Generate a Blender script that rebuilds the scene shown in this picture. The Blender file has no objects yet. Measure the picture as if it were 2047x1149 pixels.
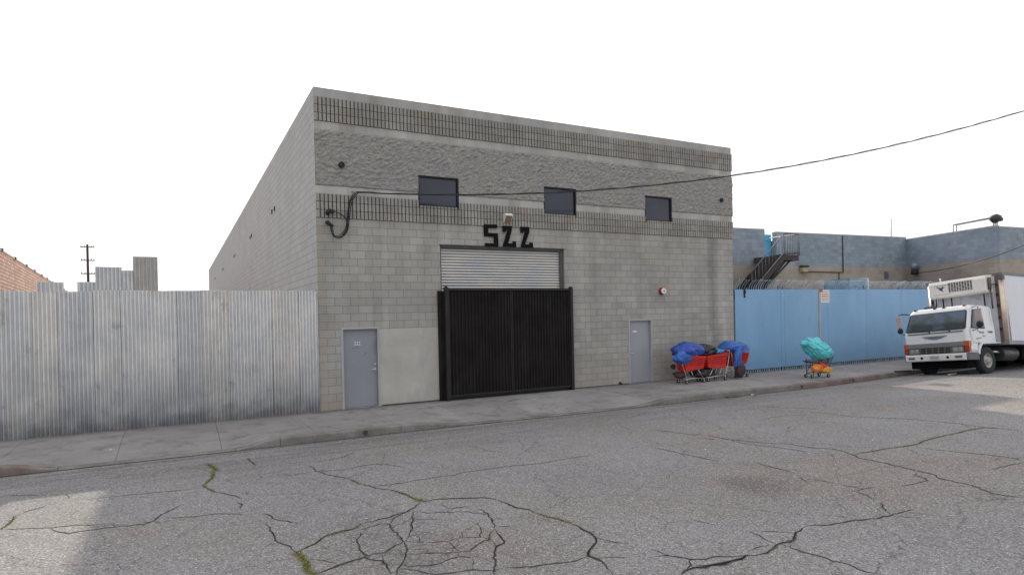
import bpy, bmesh, math, random
from math import sin, cos, pi, radians, sqrt, atan2, exp
from mathutils import Vector, Matrix, noise
random.seed(7)
S = bpy.context.scene
# ------------------------------------------------------------------ camera
F_PX, YAW, PITCH, ROLL = 1248.16, .4894, -.0066, -.0211
fw = Vector((sin(YAW)*cos(PITCH), cos(YAW)*cos(PITCH), sin(PITCH)))
rt = Vector((cos(YAW), -sin(YAW), 0)); up = rt.cross(fw)
R_ = rt*cos(ROLL) + up*sin(ROLL); U_ = -rt*sin(ROLL) + up*cos(ROLL)
cd = bpy.data.cameras.new('camera'); cam = bpy.data.objects.new('camera', cd)
S.collection.objects.link(cam); S.camera = cam
cam.matrix_world = Matrix(((R_.x, U_.x, -fw.x, -3.094), (R_.y, U_.y, -fw.y, -16.18), (R_.z, U_.z, -fw.z, 2.367), (0, 0, 0, 1)))
cd.sensor_width = 36; cd.lens = F_PX*36/2047; cd.shift_y = 60.03/2047; cd.clip_end = 3000; cd.clip_start = .1
# ------------------------------------------------------------------ light
S.view_settings.view_transform = 'Standard'; S.view_settings.look = 'None'
S.view_settings.exposure = 0.15; S.view_settings.gamma = 1
SUN = Vector((.5, 1.7, 1.0)).normalized()
SUN_EL = math.asin(SUN.z); SUN_AZ = atan2(SUN.x, SUN.y)
W = bpy.data.worlds.new("World"); S.world = W; W.use_nodes = True
wn = W.node_tree; wn.nodes.clear()
sky = wn.nodes.new('ShaderNodeTexSky'); sky.sky_type = 'NISHITA'; sky.sun_disc = False
sky.sun_elevation = SUN_EL; sky.sun_rotation = SUN_AZ; sky.dust_density = 4; sky.air_density = 1.0
mx = wn.nodes.new('ShaderNodeMixRGB'); mx.inputs[0].default_value = .88; mx.inputs[2].default_value = (11.2, 11.15, 11.4, 1)
bg = wn.nodes.new('ShaderNodeBackground'); bg.inputs[1].default_value = .1
wo = wn.nodes.new('ShaderNodeOutputWorld')
wn.links.new(sky.outputs[0], mx.inputs[1]); wn.links.new(mx.outputs[0], bg.inputs[0]); wn.links.new(bg.outputs[0], wo.inputs[0])
sl = bpy.data.lights.new('sun', 'SUN'); sl.energy = 3.8; sl.angle = radians(.8); sl.color = (1, .88, .73)
so = bpy.data.objects.new('sun', sl); S.collection.objects.link(so)
so.rotation_euler = (-SUN).to_track_quat('-Z', 'Y').to_euler(); so.location = (10, 30, 30)

# ------------------------------------------------------------------ helpers
col = S.collection
def tag(o, label=None, cat=None, group=None, kind=None):
    if label: o['label'] = label
    if cat: o['category'] = cat
    if group: o['group'] = group
    if kind: o['kind'] = kind
    return o
def empty(name, loc=(0, 0, 0), rz=0):
    o = bpy.data.objects.new(name, None); o.location = loc; o.rotation_euler = (0, 0, rz)
    o.empty_display_size = .2; col.objects.link(o); return o
def children(o): return [c for c in bpy.data.objects if c.parent == o]
def copy_tree(o, parent=None):
    kids = children(o); c = o.copy(); col.objects.link(c); c.parent = parent
    for k in kids: copy_tree(k, c)
    return c

class MB:
    def __init__(s): s.v = []; s.f = []; s.m = []; s.sm = []
    def add(s, vs, fs, mi=0, smooth=False):
        b = len(s.v); s.v += [tuple(p) for p in vs]
        for f in fs: s.f.append(tuple(b+i for i in f)); s.m.append(mi); s.sm.append(smooth)
    def box(s, x0, x1, y0, y1, z0, z1, mi=0):
        v = [(x0,y0,z0),(x1,y0,z0),(x1,y1,z0),(x0,y1,z0),(x0,y0,z1),(x1,y0,z1),(x1,y1,z1),(x0,y1,z1)]
        s.add(v, [(0,3,2,1),(4,5,6,7),(0,1,5,4),(1,2,6,5),(2,3,7,6),(3,0,4,7)], mi)
    def quad(s, a, b, c, d, mi=0): s.add([a, b, c, d], [(0,1,2,3)], mi)
    def prism(s, poly, axis, a, b, mi=0, smooth=False):
        # poly in the two other axes (order xyz without axis)
        def P(p, t):
            if axis == 'y': return (p[0], t, p[1])
            if axis == 'x': return (t, p[0], p[1])
            return (p[0], p[1], t)
        n = len(poly); v = [P(p, a) for p in poly]+[P(p, b) for p in poly]
        s.add(v, [tuple(range(n)), tuple(range(2*n-1, n-1, -1))], mi)
        base = len(s.v)-2*n
        for i in range(n):
            j = (i+1) % n; s.f.append((base+i, base+n+i, base+n+j, base+j)); s.m.append(mi); s.sm.append(smooth)
    def tube(s, pts, r, n=8, mi=0, cap=True):
        pts = [Vector(p) for p in pts]; rings = []
        rr = r if isinstance(r, (list, tuple)) else [r]*len(pts)
        prev = None
        for i, p in enumerate(pts):
            t = (pts[min(i+1, len(pts)-1)]-pts[max(i-1, 0)]).normalized()
            if prev is None:
                a = Vector((0, 0, 1)) if abs(t.z) < .9 else Vector((1, 0, 0))
                x = t.cross(a).normalized()
            else: x = (prev - t*prev.dot(t)).normalized()
            prev = x; y = t.cross(x)
            rings.append([p + (x*cos(2*pi*k/n)+y*sin(2*pi*k/n))*rr[i] for k in range(n)])
        v = [q for g in rings for q in g]; f = []
        for i in range(len(pts)-1):
            for k in range(n):
                k2 = (k+1) % n; f.append((i*n+k, i*n+k2, (i+1)*n+k2, (i+1)*n+k))
        s.add(v, f, mi, True)
        if cap:
            b = len(s.v)-len(v)
            s.f.append(tuple(b+k for k in range(n-1, -1, -1))); s.m.append(mi); s.sm.append(False)
            s.f.append(tuple(b+(len(pts)-1)*n+k for k in range(n))); s.m.append(mi); s.sm.append(False)
    def disc(s, c, axis, r, t, n=20, mi=0, r2=None):
        a = Vector(axis).normalized(); c = Vector(c)
        s.tube([c, c+a*t], [r, r2 if r2 is not None else r], n, mi)
    def build(s, name, mats, parent=None, bevel=0, weld=False):
        me = bpy.data.meshes.new(name); me.from_pydata(s.v, [], s.f)
        if not isinstance(mats, (list, tuple)): mats = [mats]
        for m in mats: me.materials.append(m)
        me.polygons.foreach_set('material_index', s.m); me.polygons.foreach_set('use_smooth', s.sm)
        bm = bmesh.new(); bm.from_mesh(me)
        if weld: bmesh.ops.remove_doubles(bm, verts=bm.verts, dist=1e-4)
        bmesh.ops.recalc_face_normals(bm, faces=bm.faces); bm.to_mesh(me); bm.free()
        o = bpy.data.objects.new(name, me); col.objects.link(o)
        if parent: o.parent = parent
        if bevel:
            b = o.modifiers.new('bevel', 'BEVEL'); b.width = bevel; b.segments = 2; b.limit_method = 'ANGLE'; b.angle_limit = radians(40)
        return o

class NT:
    def __init__(s, name):
        s.mat = bpy.data.materials.new(name); s.mat.use_nodes = True; s.t = s.mat.node_tree; s.t.nodes.clear()
        s.out = s.n('ShaderNodeOutputMaterial'); s.b = s.n('ShaderNodeBsdfPrincipled'); s.l(s.b.outputs[0], s.out.inputs[0])
        s.tc = s.n('ShaderNodeTexCoord'); s.obj = s.tc.outputs['Object']
    def n(s, t, **k):
        x = s.t.nodes.new(t)
        for a, b in k.items(): setattr(x, a, b)
        return x
    def l(s, a, b): s.t.links.new(a, b)
    def val(s, sock, v):
        if isinstance(v, (int, float, tuple)): sock.default_value = v
        else: s.l(v, sock)
    def math(s, op, a, b=None, c=None, clamp=False):
        x = s.n('ShaderNodeMath', operation=op, use_clamp=clamp); s.val(x.inputs[0], a)
        if b is not None: s.val(x.inputs[1], b)
        if c is not None: s.val(x.inputs[2], c)
        return x.outputs[0]
    def mapping(s, sc=(1, 1, 1), loc=(0, 0, 0), rot=(0, 0, 0), src=None):
        m = s.n('ShaderNodeMapping'); m.inputs['Scale'].default_value = sc; m.inputs['Location'].default_value = loc
        m.inputs['Rotation'].default_value = rot; s.l(src or s.obj, m.inputs[0]); return m.outputs[0]
    def noise(s, scale, detail=4, rough=.55, src=None, dist=0):
        x = s.n('ShaderNodeTexNoise'); x.inputs['Scale'].default_value = scale; x.inputs['Detail'].default_value = detail
        x.inputs['Roughness'].default_value = rough; x.inputs['Distortion'].default_value = dist; s.l(src or s.obj, x.inputs['Vector']); return x.outputs[0]
    def rng(s, v, a, b, c, d):
        x = s.n('ShaderNodeMapRange'); s.l(v, x.inputs[0])
        for i, q in enumerate((a, b, c, d)): x.inputs[i+1].default_value = q
        return x.outputs[0]
    def mix(s, f, a, b, mode='MIX'):
        x = s.n('ShaderNodeMixRGB', blend_type=mode); s.val(x.inputs[0], f)
        s.val(x.inputs[1], a if not (isinstance(a, tuple) and len(a) == 3) else a+(1,)); s.val(x.inputs[2], b if not (isinstance(b, tuple) and len(b) == 3) else b+(1,)); return x.outputs[0]
    def mul(s, c, f):   # colour * scalar
        x = s.n('ShaderNodeVectorMath', operation='SCALE'); s.val(x.inputs[0], c if not isinstance(c, tuple) else c[:3]); s.val(x.inputs['Scale'], f); return x.outputs[0]
    def bump(s, h, strength=.4, dist=.01, prev=None):
        x = s.n('ShaderNodeBump'); x.inputs['Strength'].default_value = strength; x.inputs['Distance'].default_value = dist
        s.l(h, x.inputs['Height'])
        if prev: s.l(prev, x.inputs['Normal'])
        s.l(x.outputs[0], s.b.inputs['Normal']); return x.outputs[0]
    def sep(s, src=None):
        x = s.n('ShaderNodeSeparateXYZ'); s.l(src or s.obj, x.inputs[0]); return x.outputs
    def comb(s, x, y, z=0.):
        c = s.n('ShaderNodeCombineXYZ'); s.val(c.inputs[0], x); s.val(c.inputs[1], y); s.val(c.inputs[2], z); return c.outputs[0]
    def fin(s, color, rough=.8, metal=0., spec=.5):
        s.val(s.b.inputs['Base Color'], color if not (isinstance(color, tuple) and len(color) == 3) else color+(1,))
        s.val(s.b.inputs['Roughness'], rough); s.b.inputs['Metallic'].default_value = metal
        s.b.inputs['Specular IOR Level'].default_value = spec; return s.mat

def M(name, c, rough=.7, metal=0., var=.15, vs=2.5, grime=None, bump=.15, bs=60, spec=.5, bd=.004):
    t = NT(name); n1 = t.noise(vs, 6, .6); f = t.rng(n1, .3, .7, 1-var, 1+var); cc = t.mul(tuple(c), f)
    if grime:
        n2 = t.noise(grime[1], 5, .65, src=t.mapping(grime[3] if len(grime) > 3 else (1, 1, 1), (5, 2, 1)))
        cc = t.mix(t.rng(n2, grime[2], grime[2]+.18, 0, 1), cc, tuple(grime[0]))
    if bump: t.bump(t.noise(bs, 3, .6), bump, bd)
    return t.fin(cc, rough, metal, spec)

def block_mat(name, axis, c, tone=.12, joint=.62, patch=.12, stain=True, spec=.2, jb=.5, bw=.4064, rh=.2032, mort=.006, tint=(.33,.27,.22), soft=0, fine=.08):
    t = NT(name); x, y, z = t.sep()
    a = x if axis == 'x' else y
    v = t.comb(a, t.math('SUBTRACT', z, .01))
    br = t.n('ShaderNodeTexBrick'); br.offset = .5; t.l(v, br.inputs['Vector'])
    br.inputs['Color1'].default_value = (1-tone,)*3+(1,); br.inputs['Color2'].default_value = (1+tone,)*3+(1,)
    br.inputs['Mortar'].default_value = (joint,)*3+(1,); br.inputs['Scale'].default_value = 1
    br.inputs['Mortar Size'].default_value = mort; br.inputs['Mortar Smooth'].default_value = .3
    br.inputs['Brick Width'].default_value = bw; br.inputs['Row Height'].default_value = rh
    cc = t.mix(1., c, br.outputs['Color'], 'MULTIPLY')
    # cell random hue
    wnz = t.n('ShaderNodeTexWhiteNoise', noise_dimensions='2D')
    row = t.math('FLOOR', t.math('DIVIDE', t.math('SUBTRACT', z, .01), rh))
    off = t.math('MULTIPLY', t.math('MODULO', t.math('ABSOLUTE', row), 2.), .5)
    cx = t.math('FLOOR', t.math('ADD', t.math('DIVIDE', a, bw), off))
    t.l(t.comb(cx, row), wnz.inputs['Vector'])
    cc = t.mix(t.rng(wnz.outputs[0], .72, 1, 0, patch*2.2), cc, tuple(q*.8 for q in tint)+(1,))
    cc = t.mul(cc, t.rng(t.noise(.6, 5, .6), .3, .7, 1-patch, 1+patch))
    cc = t.mul(cc, t.rng(t.noise(45, 4, .7), .25, .75, 1-fine, 1+fine))
    if stain:
        st = t.noise(1, 5, .6, src=t.mapping((2.2, 2.2, .25)))
        cc = t.mul(cc, t.rng(st, .35, .7, 1.05, .86))
        lo = t.rng(z, 0, 1.3, 1, 0)
        cc = t.mix(t.math('MULTIPLY', t.math('MULTIPLY', lo, .55), t.noise(1.4, 5, .6)), cc, tint+(1,))
    b1 = t.bump(t.math('SUBTRACT', 1., br.outputs['Fac']), jb, .006)
    t.bump(t.noise(70, 4, .7), .25, .004, b1)
    return t, cc, (x, y, z), spec

def finish(q, rough=.9):
    t, cc, _, spec = q; return t.fin(cc, rough, 0, spec)
# ------------------------------------------------------------------ materials
HB = 8.17; BW = 14.62; BL = 63.7
q = block_mat('facade_block', 'x', (.338, .334, .312, 1), tone=.075, joint=.52, patch=.13, fine=.13, mort=.0065)
t, cc, (ox, oy, oz), _s = q
wob = t.math('MULTIPLY', t.math('SUBTRACT', t.noise(.9, 3), .5), .5)
dx = t.math('ABSOLUTE', t.math('SUBTRACT', t.math('ADD', ox, wob), 13.62))
sm = t.math('MULTIPLY', t.rng(dx, .05, .3, 1, 0), t.rng(oz, 6.1, 6.3, 1, 0))
cc = t.mul(cc, t.rng(sm, 0, 1, 1, .72))
dx2 = t.math('ABSOLUTE', t.math('SUBTRACT', t.math('ADD', ox, wob), 14.1))
cc = t.mul(cc, t.rng(t.math('MULTIPLY', t.rng(dx2, .05, .2, 1, 0), t.rng(oz, 6.0, 6.2, 1, 0)), 0, 1, 1, 1.12))
ed = t.rng(t.math('ADD', ox, wob), .05, .4, 1, 0)
cc = t.mix(t.math('MULTIPLY', ed, .25), cc, (.30, .24, .19, 1))
m_block = finish((t, cc, None, .2))
m_side = finish(block_mat('side_block', 'y', (.435, .44, .438, 1), tone=.045, joint=.5, patch=.06, stain=False, tint=(.4, .4, .4), jb=.45, mort=.0075))
m_rib = finish(block_mat('ribbed_block', 'x', (.295, .288, .268, 1), tone=.10, joint=.45, patch=.16, stain=True, tint=(.36, .25, .18), jb=.2, fine=.18))
m_band = finish(block_mat('smooth_band', 'x', (.40, .395, .375, 1), tone=.05, joint=.8, patch=.2, stain=True, jb=.2))
m_cap = finish(block_mat('cap_block', 'x', (.38, .375, .365, 1), tone=.05, joint=.9, patch=.16, stain=True, jb=.15))
m_seam = M('seam_dark', (.05, .045, .04), .9, bump=0)
t = NT('split_face')
n1 = t.noise(7, 9, .7, src=t.mapping((1, 1, 1.7), rot=(0, radians(28), 0)), dist=.6)
ca = t.mix(t.rng(t.noise(1.1, 4, .6), .4, .62, 0, 1), (.312, .306, .282), (.30, .296, .295))
ca = t.mix(t.rng(t.noise(.8, 4, .6, src=t.mapping((1, 1, 1), (9, 3, 4))), .56, .70, 0, .40), ca, (.32, .275, .24))
ca = t.mul(ca, t.rng(n1, .3, .7, .70, 1.24))
ca = t.mul(ca, t.rng(t.noise(60, 4, .7), .25, .75, .86, 1.14))
t.bump(n1, 1.0, .05); m_split = t.fin(ca, .95, 0, .15)
m_patch = M('repainted_wall', (.40, .388, .355), .85, var=.13, vs=1.3, grime=((.33, .325, .33), .9, .5, (1.6, 1, .5)), bump=.25, bs=40, bd=.006)
t = NT('galvanised'); g = t.noise(1.3, 6, .65, src=t.mapping((1.2, 1, .7)))
cc = t.mix(t.rng(g, .38, .62, 0, 1), (.55, .565, .58), (.66, .66, .655))
x, y, z = t.sep(); cr = t.math('COSINE', t.math('MULTIPLY', x, 2*pi/.076)); cc = t.mul(cc, t.rng(cr, -1, .4, .84, 1.05))  # corrugation shade painted into the colour: darker valleys, lighter crests
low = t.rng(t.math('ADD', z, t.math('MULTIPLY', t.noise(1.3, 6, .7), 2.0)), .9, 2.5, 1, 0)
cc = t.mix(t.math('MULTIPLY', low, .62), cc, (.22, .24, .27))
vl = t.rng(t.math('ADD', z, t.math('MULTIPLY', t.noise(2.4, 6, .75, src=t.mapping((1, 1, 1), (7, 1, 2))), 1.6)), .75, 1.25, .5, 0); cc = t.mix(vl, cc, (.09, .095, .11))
bl = t.rng(t.noise(1.9, 5, .7, src=t.mapping((1, 1, 1), (3, 8, 1))), .6, .68, 0, .5)
cc = t.mix(bl, cc, (.24, .25, .28))
wm = t.rng(t.noise(1.5, 4, .6, src=t.mapping((1.6, 1, .6), (5, 1, 7))), .56, .66, 0, .35); cc = t.mix(wm, cc, (.52, .49, .44))
cc = t.mul(cc, t.rng(t.noise(14, 4, .65, src=t.mapping((1, 1, .3))), .3, .7, .92, 1.06))
t.bump(t.noise(3, 4, .6), .3, .03)
m_galv = t.fin(cc, t.rng(g, .3, .7, .34, .5), .7, .5)
def variant(m, name, f):
    k = m.copy(); k.name = name; b = [n for n in k.node_tree.nodes if n.type == 'BSDF_PRINCIPLED'][0]
    lk = b.inputs['Base Color'].links[0].from_socket; v = k.node_tree.nodes.new('ShaderNodeVectorMath'); v.operation = 'MULTIPLY'
    v.inputs[1].default_value = f; k.node_tree.links.new(lk, v.inputs[0]); k.node_tree.links.new(v.outputs[0], b.inputs['Base Color']); return k
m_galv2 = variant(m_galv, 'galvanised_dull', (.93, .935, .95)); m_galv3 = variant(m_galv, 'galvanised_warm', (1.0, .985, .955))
m_door = M('door_paint', (.225, .24, .27), .5, var=.06, vs=1.5, grime=((.15, .165, .19), 1.2, .56), bump=.05)
m_doorR = M('door_paint_pale', (.29, .31, .34), .5, var=.05, vs=1.5, bump=.05)
m_frame = M('door_frame_paint', (.34, .335, .35), .5, var=.08, bump=.05)
m_black = M('black_paint', (.012, .012, .013), .55, var=.35, vs=2, bump=.1, spec=.35)
m_blackg = M('black_gate_sheet', (.0115, .0095, .009), .7, var=.4, vs=1.6, grime=((.022, .021, .02), 1.1, .55, (2, 1, .5)), bump=.1, spec=.18)
m_rubber = M('rubber', (.018, .018, .019), .8, bump=.1)
m_num = M('number_paint', (.010, .008, .009), .9, var=.2, spec=.1)
m_white = M('white_paint', (.72, .72, .73), .4, var=.04, grime=((.5, .48, .44), 3, .62), bump=.03)
m_offw = M('white_enamel', (.7, .7, .68), .5, var=.05)
m_rust = M('rust_stain', (.25, .15, .11), .8, var=.25, vs=14)
m_red = M('red_paint', (.30, .02, .018), .45, var=.15)
m_chrome = M('chrome', (.62, .62, .63), .28, .9, var=.1, bump=0)
m_steel = M('weathered_steel', (.30, .30, .31), .5, .7, var=.2, vs=8)
t = NT('window_glass'); t.bump(t.noise(1.2, 2), .05, .01)
m_glass = t.fin(t.mul((.016, .021, .042), t.rng(t.noise(1.5, 3), .3, .7, .8, 1.3)), .12, 0, .5)
t = NT('roller_slats'); z = t.sep()[2]
cc = t.mix(t.rng(t.noise(1.2, 5, .6, src=t.mapping((1, 1, 3))), .4, .6, 0, 1), (.50, .52, .54), (.60, .58, .54))
cc = t.mix(t.rng(t.noise(14, 3, .6), .66, .74, 0, .6), cc, (.2, .2, .2))
gz = t.math('ABSOLUTE', t.math('SUBTRACT', t.math('FRACT', t.math('DIVIDE', t.math('SUBTRACT', z, 2.6), .0815)), .5)); cc = t.mul(cc, t.rng(gz, .34, .47, 1.05, .35)); m_slat = t.fin(cc, .45, .5, .5)

# ------------------------------------------------------------------ ground, road, kerb, sidewalk
def lerp_tab(tab, x):
    if x <= tab[0][0]: return tab[0][1]
    for (a, b), (c, d) in zip(tab, tab[1:]):
        if x <= c:
            u = (x-a)/(c-a); u = u*u*(3-2*u); return b+(d-b)*u
    return tab[-1][1]
YC = [(-8, -3.0), (-1.4, -3.08), (1, -3.08), (8.5, -3.3), (14.3, -3.33), (20.7, -2.98), (27, -2.92)]
KH = [(-5.75, 1), (-4.95, .06), (-2.2, .06), (-1.38, 1), (1.1, 1), (3.05, .07), (7.3, .07), (8.8, 1)]
def yc(x): return lerp_tab(YC, x)
def kh(x): return lerp_tab(KH, x)
ZG = -.165
def zr(x, y):
    d = max(0., yc(x)-y); s = .05+.07*min(1, max(0, (x-4)/14))
    return ZG + s*4*(1-exp(-d/4))
def zs(x, y):      # sidewalk surface
    u = min(1, max(0, (-y-1.1)/1.9)); return -(1-kh(x))*.145*u*u*(3-2*u)*1.0
def grid(xs, ys, fz):
    v = [(x, y, fz(x, y)) for y in ys for x in xs]; n = len(xs)
    f = [(j*n+i, j*n+i+1, (j+1)*n+i+1, (j+1)*n+i) for j in range(len(ys)-1) for i in range(n-1)]
    return v, f
def rngf(a, b, s):
    n = max(1, int(round((b-a)/s))); return [a+(b-a)*i/n for i in range(n+1)]

t = NT('asphalt')
n1 = t.noise(.35, 6, .6); base = t.mix(t.rng(n1, .35, .65, 0, 1), (.202, .197, .198), (.242, .236, .236))
tan_ = t.math('MULTIPLY', t.rng(t.noise(.28, 5, .65, src=t.mapping((1, 1, 1), (4.3, 1, 0))), .5, .64, 0, 1), .6)
base = t.mix(tan_, base, (.215, .185, .165))
x, y, z = t.sep()
def spot(cx, cy, rx, ry):
    a = t.math('POWER', t.math('DIVIDE', t.math('SUBTRACT', x, cx), rx), 2.); b = t.math('POWER', t.math('DIVIDE', t.math('SUBTRACT', y, cy), ry), 2.)
    e = t.math('ADD', t.math('ADD', a, b), t.math('MULTIPLY', t.math('SUBTRACT', t.noise(2.5, 5, .7), .5), 1.6)); return t.rng(e, .3, 1.1, 1, 0)
base = t.mix(t.math('MULTIPLY', spot(3.7, -10.3, .5, .55), .5), base, (.085, .075, .08))
base = t.mix(t.math('MULTIPLY', spot(5.5, -11.0, 2.3, 1.6), .35), base, (.22, .175, .14))
# gutter-parallel tyre wear: long faint streaks along x
stk = t.noise(1, 5, .6, src=t.mapping((.25, 4.5, 1)))
nearg = t.rng(y, -6.2, -3.6, 0, 1)
base = t.mul(base, t.rng(t.math('MULTIPLY', t.math('SUBTRACT', stk, .5), nearg), -.13, .13, .72, 1.14))
base = t.mul(base, t.rng(nearg, 0, 1, 1.03, .86))
ag = t.n('ShaderNodeTexVoronoi'); ag.inputs['Scale'].default_value = 75; t.l(t.obj, ag.inputs['Vector'])
agv = t.n('ShaderNodeSeparateColor'); t.l(ag.outputs['Color'], agv.inputs[0])
base = t.mul(base, t.rng(agv.outputs[0], 0, 1, .6, 1.4))
spk = t.rng(agv.outputs[1], .93, .96, 0, .75); base = t.mix(spk, base, (.50, .49, .47))
base = t.mul(base, t.rng(t.noise(28, 3, .7), .3, .7, .88, 1.12))
hv = t.n('ShaderNodeTexVoronoi', feature='DISTANCE_TO_EDGE'); hv.inputs['Scale'].default_value = .75
wv = t.n('ShaderNodeVectorMath', operation='ADD'); t.l(t.obj, wv.inputs[0]); nz = t.n('ShaderNodeTexNoise'); nz.inputs['Scale'].default_value = 2.2; nz.inputs['Detail'].default_value = 6; nz.inputs['Roughness'].default_value = .75
t.l(t.obj, nz.inputs['Vector']); sc = t.mul(nz.outputs['Color'], .9); t.l(sc, wv.inputs[1]); t.l(wv.outputs[0], hv.inputs['Vector'])
hair = t.math('MULTIPLY', t.rng(hv.outputs[0], .002, .007, 1, 0), t.rng(t.noise(.5, 4, .6, src=t.mapping((1, 1, 1), (7, 7, 0))), .46, .56, 0, .55))
base = t.mix(hair, base, (.06, .055, .05))
def cellcrack(scale, warp, w0, w1, mask, base, colr=(.055, .05, .045)):
    hv = t.n('ShaderNodeTexVoronoi', feature='DISTANCE_TO_EDGE'); hv.inputs['Scale'].default_value = scale; wv = t.n('ShaderNodeVectorMath', operation='ADD')
    nz = t.n('ShaderNodeTexNoise'); nz.inputs['Scale'].default_value = scale*1.6; nz.inputs['Detail'].default_value = 6; nz.inputs['Roughness'].default_value = .7
    t.l(t.obj, nz.inputs['Vector']); t.l(t.obj, wv.inputs[0]); t.l(t.mul(nz.outputs['Color'], warp), wv.inputs[1]); t.l(wv.outputs[0], hv.inputs['Vector'])
    return t.mix(t.math('MULTIPLY', t.rng(hv.outputs[0], w0, w1, 1, 0), mask), base, colr)
al = spot(-1.15, -9.75, .75, 1.2)
base = cellcrack(4.2, .16, .012, .035, t.math('MULTIPLY', al, .5), base)
base = t.mul(base, t.rng(al, 0, 1, 1, .9))
al2 = t.rng(t.noise(.33, 4, .6, src=t.mapping((1, 1, 1), (2, 5, 0))), .5, .6, 0, .7)
base = cellcrack(1.3, .45, .002, .010, al2, base)
base = cellcrack(.42, .9, .0006, .0035, .75, base)
b1 = t.bump(ag.outputs['Distance'], .5, .006); t.bump(t.noise(3, 4, .6), .25, .03, b1)
m_asph = t.fin(base, .88, 0, .25)
m_crumb = M('crumbled_edge', (.115, .10, .09), 1., var=.35, vs=14, bump=.6, bs=70, bd=.01, spec=.1)
m_crack = M('crack_dark', (.030, .027, .024), 1., var=.4, vs=9, bump=.3, spec=.05)

t = NT('concrete_walk'); x, y, z = t.sep()
c0 = t.mix(t.rng(t.noise(.5, 6, .65), .35, .65, 0, 1), (.225, .216, .216), (.30, .288, .284))
c0 = t.mix(t.rng(t.noise(1.6, 6, .7, src=t.mapping((1, 1, 1), (3, 2, 0))), .52, .66, 0, .65), c0, (.13, .115, .11))
c0 = t.mix(t.rng(t.noise(3.2, 6, .75, src=t.mapping((.6, 1.6, 1), (8, 2, 0))), .5, .7, 0, .55), c0, (.15, .13, .125))
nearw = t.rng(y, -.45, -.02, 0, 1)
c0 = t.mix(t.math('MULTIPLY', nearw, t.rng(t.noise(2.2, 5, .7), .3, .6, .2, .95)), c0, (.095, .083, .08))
c0 = t.mul(c0, t.rng(t.noise(60, 4, .7), .25, .75, .84, 1.16))
dk = t.rng(t.noise(7, 3, .6, src=t.mapping((1, 1, 1), (1, 6, 0))), .70, .74, 0, .6); c0 = t.mix(dk, c0, (.07, .065, .06))
# panel tone per slab
wn_ = t.n('ShaderNodeTexWhiteNoise', noise_dimensions='1D'); t.l(t.math('FLOOR', t.math('DIVIDE', t.math('SUBTRACT', x, 1.08), 1.75)), wn_.inputs['W'])
c0 = t.mul(c0, t.rng(wn_.outputs[0], 0, 1, .92, 1.08))
t.bump(t.noise(80, 4, .7), .3, .003); m_conc = t.fin(c0, .9, 0, .25)
t = NT('kerb_concrete'); x, y, z = t.sep()
c0 = t.mix(t.rng(t.noise(1.2, 6, .7), .4, .6, 0, 1), (.235, .222, .208), (.15, .138, .127))
redz = t.math('ADD', t.rng(x, -5.6, -4.6, 1, 0), t.math('MULTIPLY', t.rng(x, 13.5, 14.2, 0, 1), t.rng(x, 18.3, 18.8, 1, 0)), None, True)
c0 = t.mix(t.math('MULTIPLY', redz, t.rng(t.noise(3, 5, .7), .35, .6, .1, .65)), c0, (.155, .085, .07))
c0 = t.mul(c0, t.rng(t.noise(40, 4, .7), .25, .75, .8, 1.2)); t.bump(t.noise(25, 5, .7), .5, .01); m_kerb = t.fin(c0, .9, 0, .2)
m_dirt = M('dirt_ground', (.16, .14, .12), .95, var=.25, vs=.5, bump=.4, bs=10)

g = MB(); g.box(-700, 900, -700, 1200, -1.2, -.42); tag(g.build('ground', m_dirt), kind='structure')
r = MB()
xs = rngf(-60, -8, 4)[:-1]+rngf(-8, 30, .25)[:-1]+rngf(30, 120, 5)
dl = [0, .04, .12, .25, .4, .6, .8, 1.05]+rngf(1.4, 8, .3)+rngf(9, 20, 1)
vv = [(x, yc(x)-d, zr(x, yc(x)-d)) for d in dl for x in xs]; n = len(xs)
r.add(vv, [(j*n+i, (j+1)*n+i, (j+1)*n+i+1, j*n+i+1) for j in range(len(dl)-1) for i in range(n-1)], 0, True)
def crack(pts, w):
    # subdivide with small random jogs; ribbon of varying width lying on the asphalt
    P = [Vector((p[0], p[1])) for p in pts]; out = [P[0]]
    for a, b in zip(P, P[1:]):
        L = (b-a).length; k = max(1, int(L/.055)); nrm = Vector((-(b-a).y, (b-a).x)).normalized()
        for i in range(1, k+1):
            j = random.uniform(-1, 1)*.016*(1 if i < k else 0); out.append(a+(b-a)*i/k+nrm*j)
    v = []; N = len(out)
    for i, p in enumerate(out):
        d = (out[min(i+1, N-1)]-out[max(i-1, 0)]).normalized(); nr = Vector((-d.y, d.x))
        e = min(1, .25+min(i, N-1-i)*.3); hw = w*.5*random.uniform(.35, 1.5)*e
        for s_ in (-1, 1):
            a = p+nr*hw*s_; v.append((a.x, a.y, zr(a.x, a.y)+.004))
    r.add(v, [(2*i, 2*i+1, 2*i+3, 2*i+2) for i in range(N-1)], 1)
    v = []
    for i, p in enumerate(out):
        d = (out[min(i+1, N-1)]-out[max(i-1, 0)]).normalized(); nr = Vector((-d.y, d.x)); e = min(1, min(i, N-1-i)*.25)
        for s_ in (-1, 1):
            a = p+nr*s_*(w*.5+(.004+w*.55)*abs(noise.noise((p.x*9, p.y*9, s_*3)))*3.2)*e; v.append((a.x, a.y, zr(a.x, a.y)+.0025))
    r.add(v, [(2*i, 2*i+1, 2*i+3, 2*i+2) for i in range(N-1)], 2)
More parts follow.
